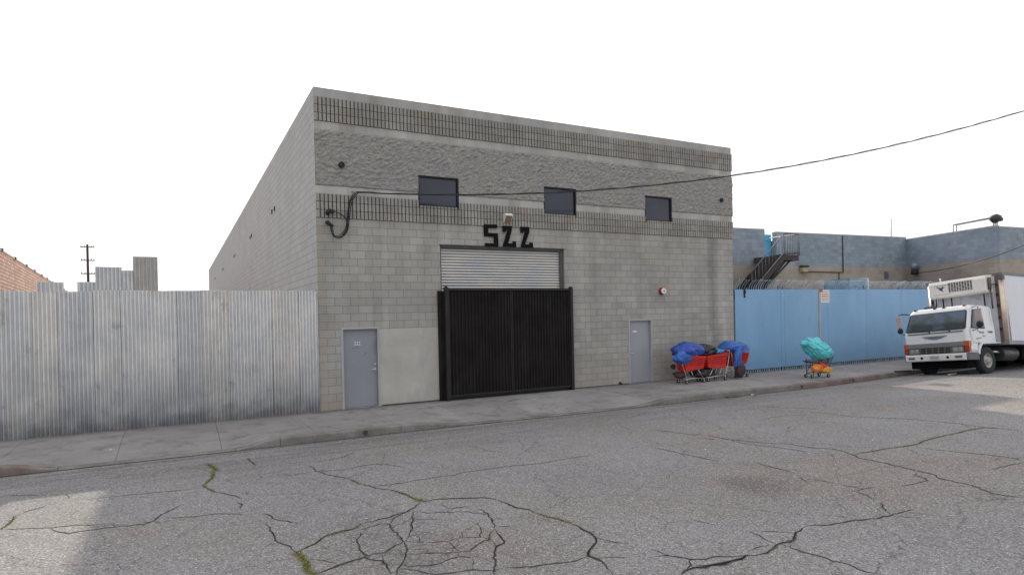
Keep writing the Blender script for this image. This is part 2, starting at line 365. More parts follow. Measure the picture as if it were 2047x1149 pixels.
CRACKS = [(1, [(-5.003, -6.887), (-4.814, -6.96), (-4.627, -7.06), (-4.467, -7.15), (-4.376, -7.151), (-4.241, -7.164), (-4.074, -7.296), (-3.883, -7.338)]),
(1.5, [(-4.468, -7.201), (-4.368, -7.386), (-4.248, -7.505), (-4.135, -7.502), (-3.984, -7.522), (-3.798, -7.542), (-3.633, -7.584), (-3.518, -7.621), (-3.407, -7.519), (-3.341, -7.283), (-3.183, -7.044), (-3.104, -6.913)]),
(1, [(-3.518, -7.621), (-3.507, -7.752)]),
(1, [(-3.329, -7.389), (-3.217, -7.526), (-2.996, -7.615), (-2.753, -7.654), (-2.512, -7.812), (-2.424, -7.91)]),
(1.3, [(-2.272, -7.945), (-2.171, -8.092), (-2.138, -8.293), (-2.01, -8.48), (-1.928, -8.628)]),
(1.4, [(-2.248, -8.422), (-2.253, -8.699), (-2.23, -8.878), (-2.227, -9.13), (-2.148, -9.298), (-2.117, -9.488), (-2.099, -9.582)]),
(3.5, [(-2.343, -9.175), (-2.301, -9.173), (-2.252, -9.186)]),
(1.2, [(-2.252, -9.186), (-2.176, -9.132), (-2.126, -9.145)]),
(3, [(-2.099, -9.582), (-2.085, -9.75), (-2.062, -9.989), (-2.088, -10.139), (-2.026, -10.222)]),
(2, [(-2.095, -9.557), (-1.97, -9.468), (-1.843, -9.342), (-1.747, -9.217), (-1.586, -9.157), (-1.457, -9.146)]),
(2, [(-2.012, -10.231), (-1.89, -10.167), (-1.766, -10.113), (-1.686, -10.099)]),
(1, [(-2.03, -9.81), (-1.893, -9.945), (-1.823, -10.078)]),
(1, [(-4.972, -6.281), (-4.897, -6.113), (-4.791, -6.004), (-4.705, -5.843)]),
(1.5, [(-5.008, -6.862), (-4.979, -6.77), (-4.96, -6.614), (-4.972, -6.281)]),
(4, [(-2.715, -4.198), (-2.651, -4.592), (-2.591, -4.956)]),
(2.5, [(-2.664, -4.901), (-2.685, -5.396), (-2.769, -5.733), (-2.833, -5.935)]),
(2, [(-2.834, -5.958), (-2.786, -6.203), (-2.699, -6.486)]),
(2, [(-2.699, -6.486), (-2.56, -6.71), (-2.462, -6.859), (-2.406, -7.098)]),
(1.5, [(-2.476, -7.195), (-2.428, -7.367), (-2.458, -7.613)]),
(2, [(-2.075, -4.057), (-2.055, -4.452), (-2.018, -4.914)]),
(2, [(-3.446, -3.212), (-3.346, -3.497)]),
(0.8, [(-4.325, -5.835), (-4.045, -5.874), (-3.8, -5.917), (-3.465, -5.976), (-3.122, -6.058), (-2.883, -6.112)]),
(0.7, [(-5.411, -4.856), (-5.203, -4.925), (-4.896, -5.111), (-4.772, -5.143)]),
(0.7, [(-4.597, -5.245), (-4.514, -5.492), (-4.481, -5.675)]),
(1.5, [(-1.301, -5.446), (-1.236, -5.62), (-1.242, -5.945), (-1.126, -6.35), (-1.002, -6.61), (-0.906, -6.855)]),
(2, [(-0.906, -6.855), (-0.854, -7.248)]),
(2, [(-0.854, -7.248), (-0.77, -7.397), (-0.726, -7.592), (-0.571, -7.803)]),
(2, [(-0.571, -7.803), (-0.486, -8.066), (-0.462, -8.278), (-0.409, -8.527)]),
(5, [(-0.425, -8.443), (-0.375, -8.594)]),
(1, [(-1.261, -5.975), (-0.902, -6.164), (-0.547, -6.052), (-0.289, -6.04), (-0.123, -6.255), (0.042, -6.628)]),
(0.8, [(-0.261, -5.785), (-0.289, -6.04)]),
(0.8, [(-1.696, -5.871), (-1.657, -6.037), (-1.296, -6.021)]),
(0.7, [(-1.004, -5.047), (-0.869, -5.239), (-0.569, -5.074), (-0.295, -4.701)]),
(1, [(-0.77, -7.397), (-0.511, -7.529), (-0.14, -7.483), (0.173, -7.494), (0.437, -7.515), (0.694, -7.436), (1.026, -7.467), (1.323, -7.468), (1.599, -7.52), (1.869, -7.595), (2.338, -7.566), (2.739, -7.568), (2.999, -7.591)]),
(0.7, [(0.094, -7.702), (0.219, -7.55)]),
(3.2, [(-0.375, -8.594), (-0.237, -8.567), (-0.035, -8.655), (0.162, -8.757), (0.356, -8.866), (0.436, -9.028)]),
(2.6, [(0.436, -9.028), (0.476, -9.258), (0.5, -9.483), (0.578, -9.598), (0.591, -9.78)]),
(2, [(0.591, -9.78), (0.621, -9.966), (0.695, -10.108), (0.729, -10.305)]),
(2.4, [(0.729, -10.305), (0.745, -10.451), (0.73, -10.635), (0.7, -10.802), (0.657, -10.893), (0.543, -10.992), (0.444, -11.067), (0.344, -11.187), (0.369, -11.293), (0.38, -11.359), (0.354, -11.461), (0.317, -11.576), (0.275, -11.669)]),
(1.4, [(0.344, -11.187), (0.2, -11.223), (0.06, -11.201), (-0.071, -11.168), (-0.242, -11.143), (-0.387, -11.077), (-0.479, -11.012)]),
(0.9, [(0.369, -11.293), (0.463, -11.301), (0.667, -11.426)]),
(0.9, [(0.671, -10.813), (0.746, -10.919), (0.834, -11.089), (0.888, -11.151)]),
(2.2, [(-0.427, -8.578), (-0.557, -8.754), (-0.696, -8.87), (-0.825, -8.906), (-0.953, -8.978), (-1.075, -8.974), (-1.166, -9.011), (-1.288, -9.019)]),
(2, [(-1.288, -9.019), (-1.37, -9.108), (-1.441, -9.164), (-1.596, -9.179), (-1.699, -9.23)]),
(2, [(-1.699, -9.23), (-1.796, -9.263), (-1.875, -9.395), (-1.972, -9.451), (-2.096, -9.541)]),
(3, [(-2.096, -9.541), (-2.072, -9.744), (-2.059, -9.904), (-2.089, -10.079), (-2.069, -10.183), (-2.033, -10.241)]),
(2.2, [(-2.033, -10.241), (-1.932, -10.198), (-1.821, -10.124), (-1.702, -10.1), (-1.583, -10.088), (-1.539, -10.049), (-1.513, -10.142), (-1.407, -10.247), (-1.399, -10.361), (-1.426, -10.532), (-1.438, -10.624)]),
(1.3, [(-1.413, -9.282), (-1.384, -9.314), (-1.431, -9.462), (-1.495, -9.605), (-1.509, -9.769), (-1.521, -9.981), (-1.489, -10.054), (-1.445, -10.018), (-1.313, -10.046), (-1.214, -9.954), (-1.068, -9.843), (-1.05, -9.671), (-1.055, -9.377), (-1.027, -9.222), (-1.102, -9.139), (-1.302, -9.22), (-1.391, -9.23)]),
(1.1, [(-1.027, -9.222), (-0.955, -9.088), (-0.846, -8.97), (-0.696, -8.87)]),
(1.5, [(-0.625, -8.916), (-0.73, -9.159), (-0.818, -9.356), (-0.85, -9.507), (-0.937, -9.648), (-1.005, -9.792)]),
(1.4, [(-1.005, -9.792), (-1.069, -9.872), (-1.093, -10.029), (-1.175, -10.248), (-1.259, -10.398), (-1.333, -10.497), (-1.398, -10.649)]),
(1, [(-1.161, -10.205), (-1.063, -10.255), (-0.941, -10.315), (-0.758, -10.402), (-0.688, -10.434)]),
(0.8, [(-1.119, -10.08), (-0.926, -10.178), (-0.967, -10.298)]),
(1.6, [(-0.688, -10.434), (-0.579, -10.46), (-0.486, -10.38), (-0.337, -10.271), (-0.281, -10.277), (-0.153, -10.079), (-0.078, -10.01)]),
(1, [(-0.688, -10.434), (-0.674, -10.291), (-0.667, -10.182), (-0.661, -10.098)]),
(1.1, [(-1.272, -10.439), (-1.225, -10.525), (-1.095, -10.586), (-0.964, -10.604), (-0.817, -10.547), (-0.736, -10.546), (-0.656, -10.631), (-0.577, -10.619)]),
(1, [(-1.339, -10.516), (-1.249, -10.595), (-1.16, -10.718), (-1.095, -10.812), (-0.951, -10.869), (-0.744, -10.905), (-0.59, -11.022), (-0.479, -11.012)]),
(1.7, [(-0.078, -10.01), (0.033, -9.721), (0.082, -9.53), (0.102, -9.347), (0.076, -9.208)]),
(1.9, [(-0.078, -10.01), (-0.139, -10.276), (-0.189, -10.452), (-0.282, -10.479), (-0.394, -10.627), (-0.496, -10.868), (-0.629, -11.118)]),
(1.2, [(-0.337, -10.271), (-0.265, -10.346), (-0.325, -10.508)]),
(0.8, [(-0.055, -9.944), (0.106, -10.046), (0.192, -10.047)]),
(1, [(-0.218, -8.76), (-0.237, -8.921), (-0.196, -9.073), (-0.029, -9.082), (0.105, -9.144)]),
(0.8, [(-0.232, -9.049), (-0.313, -9.275)]),
(0.8, [(-0.616, -8.922), (-0.515, -9.067), (-0.31, -9.16), (-0.145, -9.243), (-0.075, -9.288), (0.007, -9.404), (0.085, -9.57)]),
(0.8, [(-0.759, -9.214), (-0.595, -9.282), (-0.435, -9.363)]),
(0.8, [(-0.801, -9.366), (-0.689, -9.368), (-0.623, -9.301)]),
(0.8, [(-0.705, -9.633), (-0.609, -9.593)]),
(0.9, [(-0.156, -9.708), (-0.185, -9.862), (-0.321, -10.161), (-0.487, -10.057), (-0.44, -9.962)]),
(0.9, [(-0.96, -9.91), (-0.931, -9.987), (-0.896, -9.861), (-0.883, -9.745)]),
(0.8, [(-0.321, -10.161), (-0.246, -10.269)]),
(1, [(-1.407, -10.247), (-1.372, -10.126), (-1.284, -10.064)]),
(0.8, [(-0.736, -10.546), (-0.688, -10.434)]),
(1, [(-0.656, -10.631), (-0.677, -10.757), (-0.744, -10.905)]),
(0.8, [(-0.893, -9.546), (-0.837, -9.614), (-0.754, -9.713)]),
(0.7, [(-0.931, -9.987), (-0.8, -10.04), (-0.661, -10.098), (-0.499, -10.062)]),
(0.7, [(-1.118, -8.983), (-1.119, -9.092), (-1.05, -9.027)]),
(1.6, [(5.273, -6.326), (5.4, -6.773), (5.521, -7.341), (5.781, -7.317)]),
(2.2, [(5.368, -7.567), (5.417, -7.723), (5.478, -7.885)]),
(1.6, [(5.647, -7.449), (5.661, -7.973), (5.776, -8.287), (5.898, -8.657), (6.137, -8.913), (6.142, -9.298), (6.332, -9.596), (6.297, -9.811), (6.199, -10.03), (6.064, -10.236), (6.091, -10.362), (6.074, -10.595), (6.047, -10.849), (6.004, -11.051), (5.973, -11.215), (5.971, -11.37), (5.825, -11.493), (5.834, -11.633), (5.818, -11.836), (5.751, -11.992), (5.64, -12.182), (5.66, -12.327), (5.715, -12.483)]),
(1, [(5.647, -8.028), (5.583, -8.457), (5.651, -8.711), (5.763, -8.991), (5.868, -9.468)]),
(1, [(4.109, -7.688), (4.203, -7.955), (4.217, -8.293), (4.242, -8.603), (4.266, -8.897), (4.266, -9.143)]),
(1, [(4.667, -9.408), (4.637, -9.605), (4.628, -9.809), (4.599, -10.054), (4.631, -10.27)]),
(1, [(4.527, -10.436), (4.429, -10.424), (4.294, -10.665)]),
(1.6, [(6.372, -10.037), (6.614, -10.063), (6.964, -10.087), (7.28, -10.165), (7.647, -10.191), (8.061, -10.11), (8.6, -10.091), (9.012, -10.117), (9.468, -10.101), (9.855, -10.153), (9.971, -10.304)]),
(1.4, [(6.372, -10.037), (6.155, -10.059)]),
(1.6, [(9.469, -5.472), (9.51, -6.073), (9.716, -6.412), (9.809, -6.889)]),
(1.3, [(9.357, -6.919), (9.392, -7.473), (9.361, -7.911), (9.582, -8.361), (9.837, -8.765), (9.91, -9.28), (9.976, -9.7), (9.88, -10.053), (9.982, -10.384), (10, -10.7)]),
(0.7, [(7.759, -6.923), (8.466, -6.906), (9.089, -7.162)]),
(1.4, [(7.45, -10.357), (7.461, -10.572), (7.58, -10.882), (7.668, -11.141), (7.735, -11.421), (7.738, -11.641)]),
(1.2, [(7.563, -11.714), (7.304, -11.676), (6.803, -11.655)]),
(1.2, [(4.558, -10.892), (4.602, -11.104), (4.634, -11.23)]),
(1, [(4.467, -10.51), (4.54, -10.678), (4.549, -10.885)]),
(1.4, [(4.384, -11.099), (4.436, -11.237), (4.399, -11.403), (4.296, -11.559)]),
(1.2, [(4.458, -11.223), (4.649, -11.221), (4.832, -11.251)]),
(1.6, [(4.322, -11.621), (4.088, -11.796), (3.919, -11.96)]),
(1.3, [(5.053, -11.402), (5.24, -11.433), (5.428, -11.443), (5.603, -11.463), (5.69, -11.393), (5.741, -11.223), (5.927, -11.18)]),
(1.8, [(4.302, -12.004), (4.112, -11.989), (3.904, -11.989), (3.663, -11.972), (3.491, -11.915), (3.365, -11.871), (3.228, -11.857), (3.061, -11.822), (2.921, -11.748), (2.799, -11.728)]),
(2.4, [(2.799, -11.728), (2.629, -11.79), (2.519, -11.819), (2.346, -11.93), (2.273, -11.945), (2.132, -11.917), (2.021, -11.964), (1.899, -12.001), (1.784, -12.012), (1.689, -12.007), (1.634, -11.947)]),
(5, [(1.682, -11.992), (1.617, -11.963), (1.503, -11.998), (1.368, -11.992), (1.234, -11.985), (1.099, -11.961), (1.006, -11.919), (0.906, -11.93), (0.792, -11.982)]),
(3, [(1.496, -11.983), (1.315, -11.975), (1.148, -11.957), (1.05, -11.897)]),
(1, [(3.904, -11.989), (3.975, -12.109), (4.1, -12.194)]),
(2, [(0.84, -11.512), (0.994, -11.569), (1.051, -11.657), (1.115, -11.76), (1.23, -11.831), (1.406, -11.844), (1.537, -11.946), (1.634, -11.947)]),
(1.6, [(0.963, -11.367), (0.99, -11.496), (1.002, -11.585)]),
(2.6, [(1.115, -11.76), (1.029, -11.86), (0.906, -11.93)]),
(1.6, [(2.183, -11.511), (2.168, -11.664), (2.119, -11.819), (2.117, -11.908)]),
(0.8, [(2.215, -11.531), (2.329, -11.622), (2.479, -11.729), (2.564, -11.795)]),
(0.9, [(1.755, -11.885), (1.921, -11.874), (2.061, -11.931)]),
(1.5, [(2.273, -11.945), (2.148, -12.042), (2.151, -12.172), (2.194, -12.317), (2.19, -12.469), (2.243, -12.577), (2.211, -12.701), (2.244, -12.814), (2.257, -12.871)]),
(1, [(2.132, -11.917), (2.148, -12.042)]),
(1.2, [(1.835, -10.477), (1.872, -10.623)]),
(1.3, [(1.935, -10.896), (1.995, -11.045), (2.009, -11.218)]),
(0.7, [(6.134, -6.817), (6.315, -6.685)]),
(0.7, [(7.284, -7.995), (7.567, -7.837)])]
MOSSY = [(3, [(-2.099, -9.582), (-2.085, -9.75), (-2.062, -9.989), (-2.088, -10.139), (-2.026, -10.222)]),
(1.5, [(-5.008, -6.862), (-4.979, -6.77), (-4.96, -6.614), (-4.972, -6.281)]),
(4, [(-2.715, -4.198), (-2.651, -4.592), (-2.591, -4.956)]),
(2.5, [(-2.664, -4.901), (-2.685, -5.396), (-2.769, -5.733), (-2.833, -5.935)]),
(2, [(-2.834, -5.958), (-2.786, -6.203), (-2.699, -6.486)]),
(2, [(-0.906, -6.855), (-0.854, -7.248)]),
(2, [(-0.571, -7.803), (-0.486, -8.066), (-0.462, -8.278), (-0.409, -8.527)]),
(5, [(-0.425, -8.443), (-0.375, -8.594)]),
(2, [(0.591, -9.78), (0.621, -9.966), (0.695, -10.108), (0.729, -10.305)]),
(2, [(-1.288, -9.019), (-1.37, -9.108), (-1.441, -9.164), (-1.596, -9.179), (-1.699, -9.23)]),
(3, [(-2.096, -9.541), (-2.072, -9.744), (-2.059, -9.904), (-2.089, -10.079), (-2.069, -10.183), (-2.033, -10.241)]),
(1.6, [(6.372, -10.037), (6.614, -10.063), (6.964, -10.087), (7.28, -10.165), (7.647, -10.191), (8.061, -10.11), (8.6, -10.091), (9.012, -10.117), (9.468, -10.101), (9.855, -10.153), (9.971, -10.304)])]
for w_, pts_ in CRACKS: crack(pts_, w_*.0058+.0012)
# dirty seam along the gutter
xs2 = rngf(-8, 28, .08); v = []
for x in xs2:
    w0 = .026+.04*max(0, noise.noise((x*1.7, 0, 3)))+.02*max(0, noise.noise((x*7, 2, 3)))
    for d in (0.002, w0+.012): v.append((x, yc(x)-d, zr(x, yc(x)-d)+.004))
r.add(v, [(2*i, 2*i+1, 2*i+3, 2*i+2) for i in range(len(xs2)-1)], 1)
tag(r.build('road', [m_asph, m_crack, m_crumb]), kind='structure')
# sidewalk: slabs separated by narrow tooled joints
sw = MB(); joints = [1.08+1.75*k for k in range(-8, 18)]
ks = .16
for a, b in zip(joints, joints[1:]):
    xs_ = rngf(a+.0035, b-.0035, .22)
    us = [0, .12, .3, .45, .6, .72, .84, .93, 1]
    vs = [(x, .02+(yc(x)+ks-.02)*u, zs(x, .02+(yc(x)+ks-.02)*u)) for u in us for x in xs_]; n = len(xs_)
    fs = [(j*n+i, (j+1)*n+i, (j+1)*n+i+1, j*n+i+1) for j in range(len(us)-1) for i in range(n-1)]
    # joint side faces
    dn = [(p[0], p[1], p[2]-.03) for p in vs]; o = len(vs)
    for j in range(len(us)-1):
        fs.append((j*n, j*n+o, (j+1)*n+o, (j+1)*n)); fs.append((j*n+n-1, (j+1)*n+n-1, (j+1)*n+n-1+o, j*n+n-1+o))
    sw.add(vs+dn, fs, 0)
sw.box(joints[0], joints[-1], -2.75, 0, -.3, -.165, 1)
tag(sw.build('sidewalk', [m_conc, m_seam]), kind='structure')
kb = MB()
def kprof(x):
    y0 = yc(x)+ks-.006; y1 = yc(x); zt = zs(x, y1); b = zr(x, y1)-.05
    return [(x, y0, zt-.05), (x, y0, zt), (x, y1+.03, zt-.002), (x, y1+.008, zt-.012), (x, y1, zt-.035 if kh(x) > .3 else zt-.02), (x, y1-.004, b)]
kj = [a for a in (-14, -11, -8.0, -5.0, -2.2, -1.38, 1.1, 3.05, 5.2, 7.3, 8.8, 11.0, 13.6, 16.0, 18.6, 21, 24, 28, 33)]
for a, b in zip(kj, kj[1:]):
    xs_ = rngf(a+.004, b-.004, .12); pr = [kprof(x) for x in xs_]; m_ = len(pr[0])
    kb.add([p for g_ in pr for p in g_], [(i*m_+k, i*m_+k+1, (i+1)*m_+k+1, (i+1)*m_+k) for i in range(len(xs_)-1) for k in range(m_-1)]+[tuple(range(m_)), tuple((len(xs_)-1)*m_+k for k in range(m_-1, -1, -1))], 0)
kerb = tag(kb.build('kerb', [m_kerb]), kind='structure')
for dxk in (.32, 13.86, 16.55):
    d = MB(); y1 = yc(dxk); d.disc((dxk, y1+.03, -.08), (0, -1, 0), .052, .042, 16, 0); o = d.build('drain_outlet', m_seam, kerb)

# ------------------------------------------------------------------ warehouse
C = .2032; Z0 = .0
B2a, B2b, S2, R1, S1, B1 = 4.887, 5.497, 5.70, 7.122, 7.325, 7.935
wh = empty('warehouse', (0, 0, 0)); tag(wh, 'tall grey concrete block warehouse with ribbed bands, three small windows and a roller shutter', 'warehouse')
OPEN = [(2.72, 3.90, 5.36, 6.172), (6.70, 7.86, 5.36, 6.172), (10.60, 11.76, 5.36, 6.172), (.555, 1.545, 0, 2.09), (9.82, 10.80, 0, 2.09), (3.31, 7.39, 0, 4.30)]
def cuts(lo, hi, vals): return sorted(set([lo, hi]+[v for v in vals if lo < v < hi]))
w = MB()
zc = cuts(-.2, HB, [B2a, B2b, S2, R1, S1, B1]+[o[2] for o in OPEN]+[o[3] for o in OPEN]); xc = cuts(0, BW, [o[0] for o in OPEN]+[o[1] for o in OPEN])
for a, b in zip(xc, xc[1:]):
    for c, d in zip(zc, zc[1:]):
        mx_, mz_ = (a+b)/2, (c+d)/2
        if any(o[0] < mx_ < o[1] and o[2] < mz_ < o[3] for o in OPEN): continue
        mi = 0
        if mz_ > B1: mi = 1
        elif B2b < mz_ < S2 or R1 < mz_ < S1: mi = 2
        elif mz_ > B2a: mi = 3
        w.quad((a, 0, c), (b, 0, c), (b, 0, d), (a, 0, d), mi)
for o in OPEN:   # reveals
    dp = .22
    w.quad((o[0], 0, o[2]), (o[0], dp, o[2]), (o[0], dp, o[3]), (o[0], 0, o[3])); w.quad((o[1], 0, o[2]), (o[1], dp, o[2]), (o[1], dp, o[3]), (o[1], 0, o[3]))
    w.quad((o[0], 0, o[3]), (o[1], 0, o[3]), (o[1], dp, o[3]), (o[0], dp, o[3]))
    if o[2] > 1: w.quad((o[0], 0, o[2]), (o[1], 0, o[2]), (o[1], dp, o[2]), (o[0], dp, o[2]))
w.build('front_wall', [m_block, m_cap, m_band, m_seam], wh)
# ribbed courses
rb = MB(); PIT = BW/144
def inopen(x0, x1, z0, z1): return any(o[0]-.001 < x1 and x0 < o[1]+.001 and o[2] < z1-.02 and z0+.02 < o[3] for o in OPEN[:3])
for zb in (B2a, S1):
    for k in range(3):
        for i in range(144):
            x0, x1 = i*PIT+.0095, (i+1)*PIT-.0095; za, zt = zb+k*C+.002, zb+(k+1)*C-.002
            if inopen(x0, x1, za, zt):
                o = [o for o in OPEN[:3] if o[0]-.001 < x1 and x0 < o[1]+.001][0]
                if x0 < o[0]-.03: x1 = o[0]-.003
                elif x1 > o[1]+.03: x0 = o[1]+.003
                elif za < o[2]-.03: zt = o[2]-.004
                else: continue
            pj = .028+.006*random.random(); ch = .006
            if i == 0: x0 = 0.0
            if i == 143: x1 = BW+.02
            v = [(x0, 0, za), (x1, 0, za), (x1, 0, zt), (x0, 0, zt), (x0+ch, -pj, za+ch), (x1-ch, -pj, za+ch), (x1-ch, -pj, zt-ch*.5), (x0+ch, -pj, zt-ch*.5)]
            rb.add(v, [(4, 5, 6, 7), (0, 1, 5, 4), (1, 2, 6, 5), (2, 3, 7, 6), (3, 0, 4, 7)])
rb.build('ribbed_band', m_rib, wh)
# split-face band
sp = MB(); st = .035; xs_ = rngf(0, BW+.02, st); zz_ = rngf(S2, R1, st)
OW = [o for o in OPEN[:3]]
xs_ = sorted(set([min((e for o in OW for e in (o[0]-.003, o[1]+.003)), key=lambda e: abs(e-x)) if any(abs(x-e) < st*.55 for o in OW for e in (o[0]-.003, o[1]+.003)) else x for x in xs_]))
zt_ = 6.172+.003; zz_ = sorted(set([zt_ if abs(z-zt_) < st*.55 else z for z in zz_]))
def sf(x, z):
    a = x*.9+z*.5; b = -x*.5+z*.9
    v = abs(noise.noise((a*4.5, b*9, 1)))*.9+abs(noise.noise((a*11, b*19, 5)))*.55+noise.noise((x*26, z*26, 9))*.22
    bx = abs(((x/.4064+(.5 if int((z-S2)/C) % 2 else 0)) % 1)-.5)*2; bz = abs((((z-S2)/C) % 1)-.5)*2
    e = 1-max(0, (bz-.75)/.25)*.45
    return -.012-.05*v*e
vv = [(x, sf(x, z) if 0 < j < len(zz_)-1 else -.001, z) for j, z in enumerate(zz_) for x in xs_]; n = len(xs_)
ff = []
for j in range(len(zz_)-1):
    for i in range(n-1):
        mx_, mz_ = (xs_[i]+xs_[i+1])/2, (zz_[j]+zz_[j+1])/2
        if any(o[0]-.003 < mx_ < o[1]+.003 and mz_ < zt_ for o in OW): continue
        ff.append((j*n+i, j*n+i+1, (j+1)*n+i+1, (j+1)*n+i))
sp.add(vv, ff, 0, False)
for o in OW:  # return edges round the windows
    for xe in (o[0]-.003, o[1]+.003): sp.quad((xe, 0, S2), (xe, -.03, S2), (xe, -.03, zt_), (xe, 0, zt_))
    sp.quad((o[0]-.003, 0, zt_), (o[1]+.003, 0, zt_), (o[1]+.003, -.03, zt_), (o[0]-.003, -.03, zt_))
sp.build('rough_band', m_split, wh)
s_ = MB(); s_.quad((0, 0, -.3), (0, BL, -.3), (0, BL, HB-.09), (0, 0, HB)); s_.build('side_wall', m_side, wh)
rf = MB(); rf.quad((BW, 0, -.3), (BW, BL, -.3), (BW, BL, HB-.09), (BW, 0, HB)); rf.quad((0, BL, -.3), (BW, BL, -.3), (BW, BL, HB-.09), (0, BL, HB-.09))
rf.build('rear_wall', m_side, wh)
pp = MB(); e = .2
pp.add([(0,0,HB),(BW,0,HB),(BW,BL,HB-.09),(0,BL,HB-.09),(e,e,HB),(BW-e,e,HB),(BW-e,BL-e,HB-.09),(e,BL-e,HB-.09),(e,e,7.4),(BW-e,e,7.4),(BW-e,BL-e,7.4),(e,BL-e,7.4)],
       [(0,1,5,4),(1,2,6,5),(2,3,7,6),(3,0,4,7),(4,5,9,8),(5,6,10,9),(6,7,11,10),(7,4,8,11),(8,9,10,11)]); pp.build('roof', m_cap, wh)
# back faces behind openings so nothing shows through
pt = MB(); pt.box(1.55, 3.235, -.004, 0, .035, 2.035); pt.build('repainted_patch', m_patch, wh)
sm_ = MB(); sm_.box(1.6, 3.2, -.012, .0, -.02, .03); sm_.build('base_seam', m_seam, wh); sm_ = MB(); sm_.box(7.65, 9.8, -.008, 0, -.02, .02); sm_.build('base_seam', m_seam, wh)
# windows
for o in OPEN[:3]:
    f = MB(); y0, y1 = .0, .10; b = .036
    f.box(o[0]-.01, o[0]+b, y0, y1, o[2]-.01, o[3]+.01); f.box(o[1]-b, o[1]+.01, y0, y1, o[2]-.01, o[3]+.01)
    f.box(o[0]+b, o[1]-b, y0, y1, o[3]-b, o[3]+.01); f.box(o[0]+b, o[1]-b, y0, y1, o[2]-.01, o[2]+b*.7)
    fr = f.build('window', m_black, wh); gl = MB(); gl.box(o[0]+b-.005, o[1]-b+.005, .05, .058, o[2]+.02, o[3]-b+.005); gl.build('pane', m_glass, fr)
# doors
def door(o, leafm, name, hx, label):
    x0, x1, z0, z1 = o; b = .05
    f = MB(); f.box(x0-.008, x0+b, -.012, .14, 0, z1+.008); f.box(x1-b, x1+.008, -.012, .14, 0, z1+.008); f.box(x0+b, x1-b, -.012, .14, z1-b, z1+.008)
    dr = MB(); dr.box(x0+b+.004, x1-b-.004, .085, .13, .02, z1-b-.004)
    root = f.build('door_frame', m_frame, wh); lf = dr.build('door', leafm, wh, .003); lf['label'] = label
    h = MB(); sgn = 1 if hx < (x0+x1)/2 else -1
    h.disc((hx, .085, .98), (0, -1, 0), .032, .018, 16); h.tube([(hx, .075, .98), (hx, .03, .98), (hx+sgn*.012, .022, .98), (hx+sgn*.12, .022, .975)], .011, 8); h.build('door_handle', m_chrome, lf)
    h = MB(); h.disc((hx, .085, 1.12), (0, -1, 0), .024, .02, 14); h.build('lock', m_chrome, lf)
    th = MB(); th.box(x0+b, x1-b, .0, .13, -.01, .018); th.build('threshold', m_steel, lf); return lf
d1 = door(OPEN[3], m_door, 'door', 1.44, 'dented grey steel door numbered 522 left of the gate'); d2 = door(OPEN[4], m_doorR, 'door', 9.93, 'pale grey steel door right of the gate')
def text(s, size, m, loc, rot, parent, name, ext=.001, sx=1):
    cu = bpy.data.curves.new(name, 'FONT'); cu.body = s; cu.size = size; cu.extrude = ext; cu.align_x = 'CENTER'; cu.align_y = 'CENTER'
    o = bpy.data.objects.new(name, cu); col.objects.link(o); dg = bpy.context.evaluated_depsgraph_get()
    me = bpy.data.meshes.new_from_object(o.evaluated_get(dg)); bpy.data.objects.remove(o); me.materials.clear(); me.materials.append(m)
    k = bpy.data.objects.new(name, me); col.objects.link(k); k.location = loc; k.rotation_euler = rot; k.scale = (sx, 1, 1)
    if parent: k.parent = parent
    return k
text('522', .14, m_offw, (.985, .082, 1.665), (pi/2, 0, 0), d1, 'door_number', .001, .8)
sc_ = MB()
for (a, b, c, d) in ((.93, 1.04, 1.575, 1.588), (.95, 1.02, 1.552, 1.563)): sc_.box(a, b, .083, .085, c, d)
sc_.build('sticker', m_rust, d1)
m_dent = M('dent_dark', (.12, .125, .15), .6)
for (cx, cz, rr) in ((.86, 1.54, .016), (.89, 1.56, .011), (1.16, 1.37, .014), (1.2, 1.41, .018), (1.13, 1.36, .009), (1.0, 1.2, .012)): du = MB(); du.disc((cx, .0852, cz), (0, -1, 0), rr, .0015, 10); du.build('dent', m_dent, d1)
st_ = MB(); st_.box(10.06, 10.22, .082, .085, 1.665, 1.71); st_.build('sticker', m_offw, d2)
# roller shutter
sh = MB(); xs_ = [3.31, 7.39]; prof = []; zz = 2.6
while zz < 4.24:
    for k in range(8):
        a = pi*k/8; prof.append((.15-.042*sin(a)**.8, zz+.0815*k/8))
    zz += .0815
sh.add([(x, p[0], p[1]) for x in xs_ for p in prof], [(i, i+1, len(prof)+i+1, len(prof)+i) for i in range(len(prof)-1)], 0, True)
sh.box(3.31, 7.39, .15, .2, 0, 2.62)
roll = sh.build('roller_shutter', m_slat, wh)
gd = MB(); gd.box(3.312, 3.36, .06, .2, 0, 4.298); gd.box(7.27, 7.388, .07, .2, 0, 4.298); gd.box(3.36, 7.27, .04, .2, 4.235, 4.298); gd.build('shutter_guide', M('guide_grey', (.075, .075, .072), .7), wh)
ln = MB(); ln.box(3.29, 7.42, -.008, .0, 4.302, 4.325); ln.build('lintel_strip', M('lintel_dark', (.10, .098, .088), .8), wh)
# round pipe outlets
def outlet(c, ax, r=.075):
    d = MB(); a = Vector(ax)
    e = .085 if ax[1] else .02
    d.tube([Vector(c), Vector(c)+a*e], r, 20, 0, False); d.tube([Vector(c)+a*e, Vector(c)], r*.86, 20, 0, False)
    d.disc(Vector(c)+a*(e-.015), ax, r*.86, .002, 20); d.build('drain_pipe', m_black, wh)
outlet((.65, 0, 6.25), (0, -1, 0)); outlet((14.06, 0, 6.24), (0, -1, 0), .07)
for yy in (7.5, 8.2, 15.5, 16.2, 25.4, 26.3, 36.9, 38, 49.2, 50.4): outlet((0, yy, 6.28), (-1, 0, 0), .10)
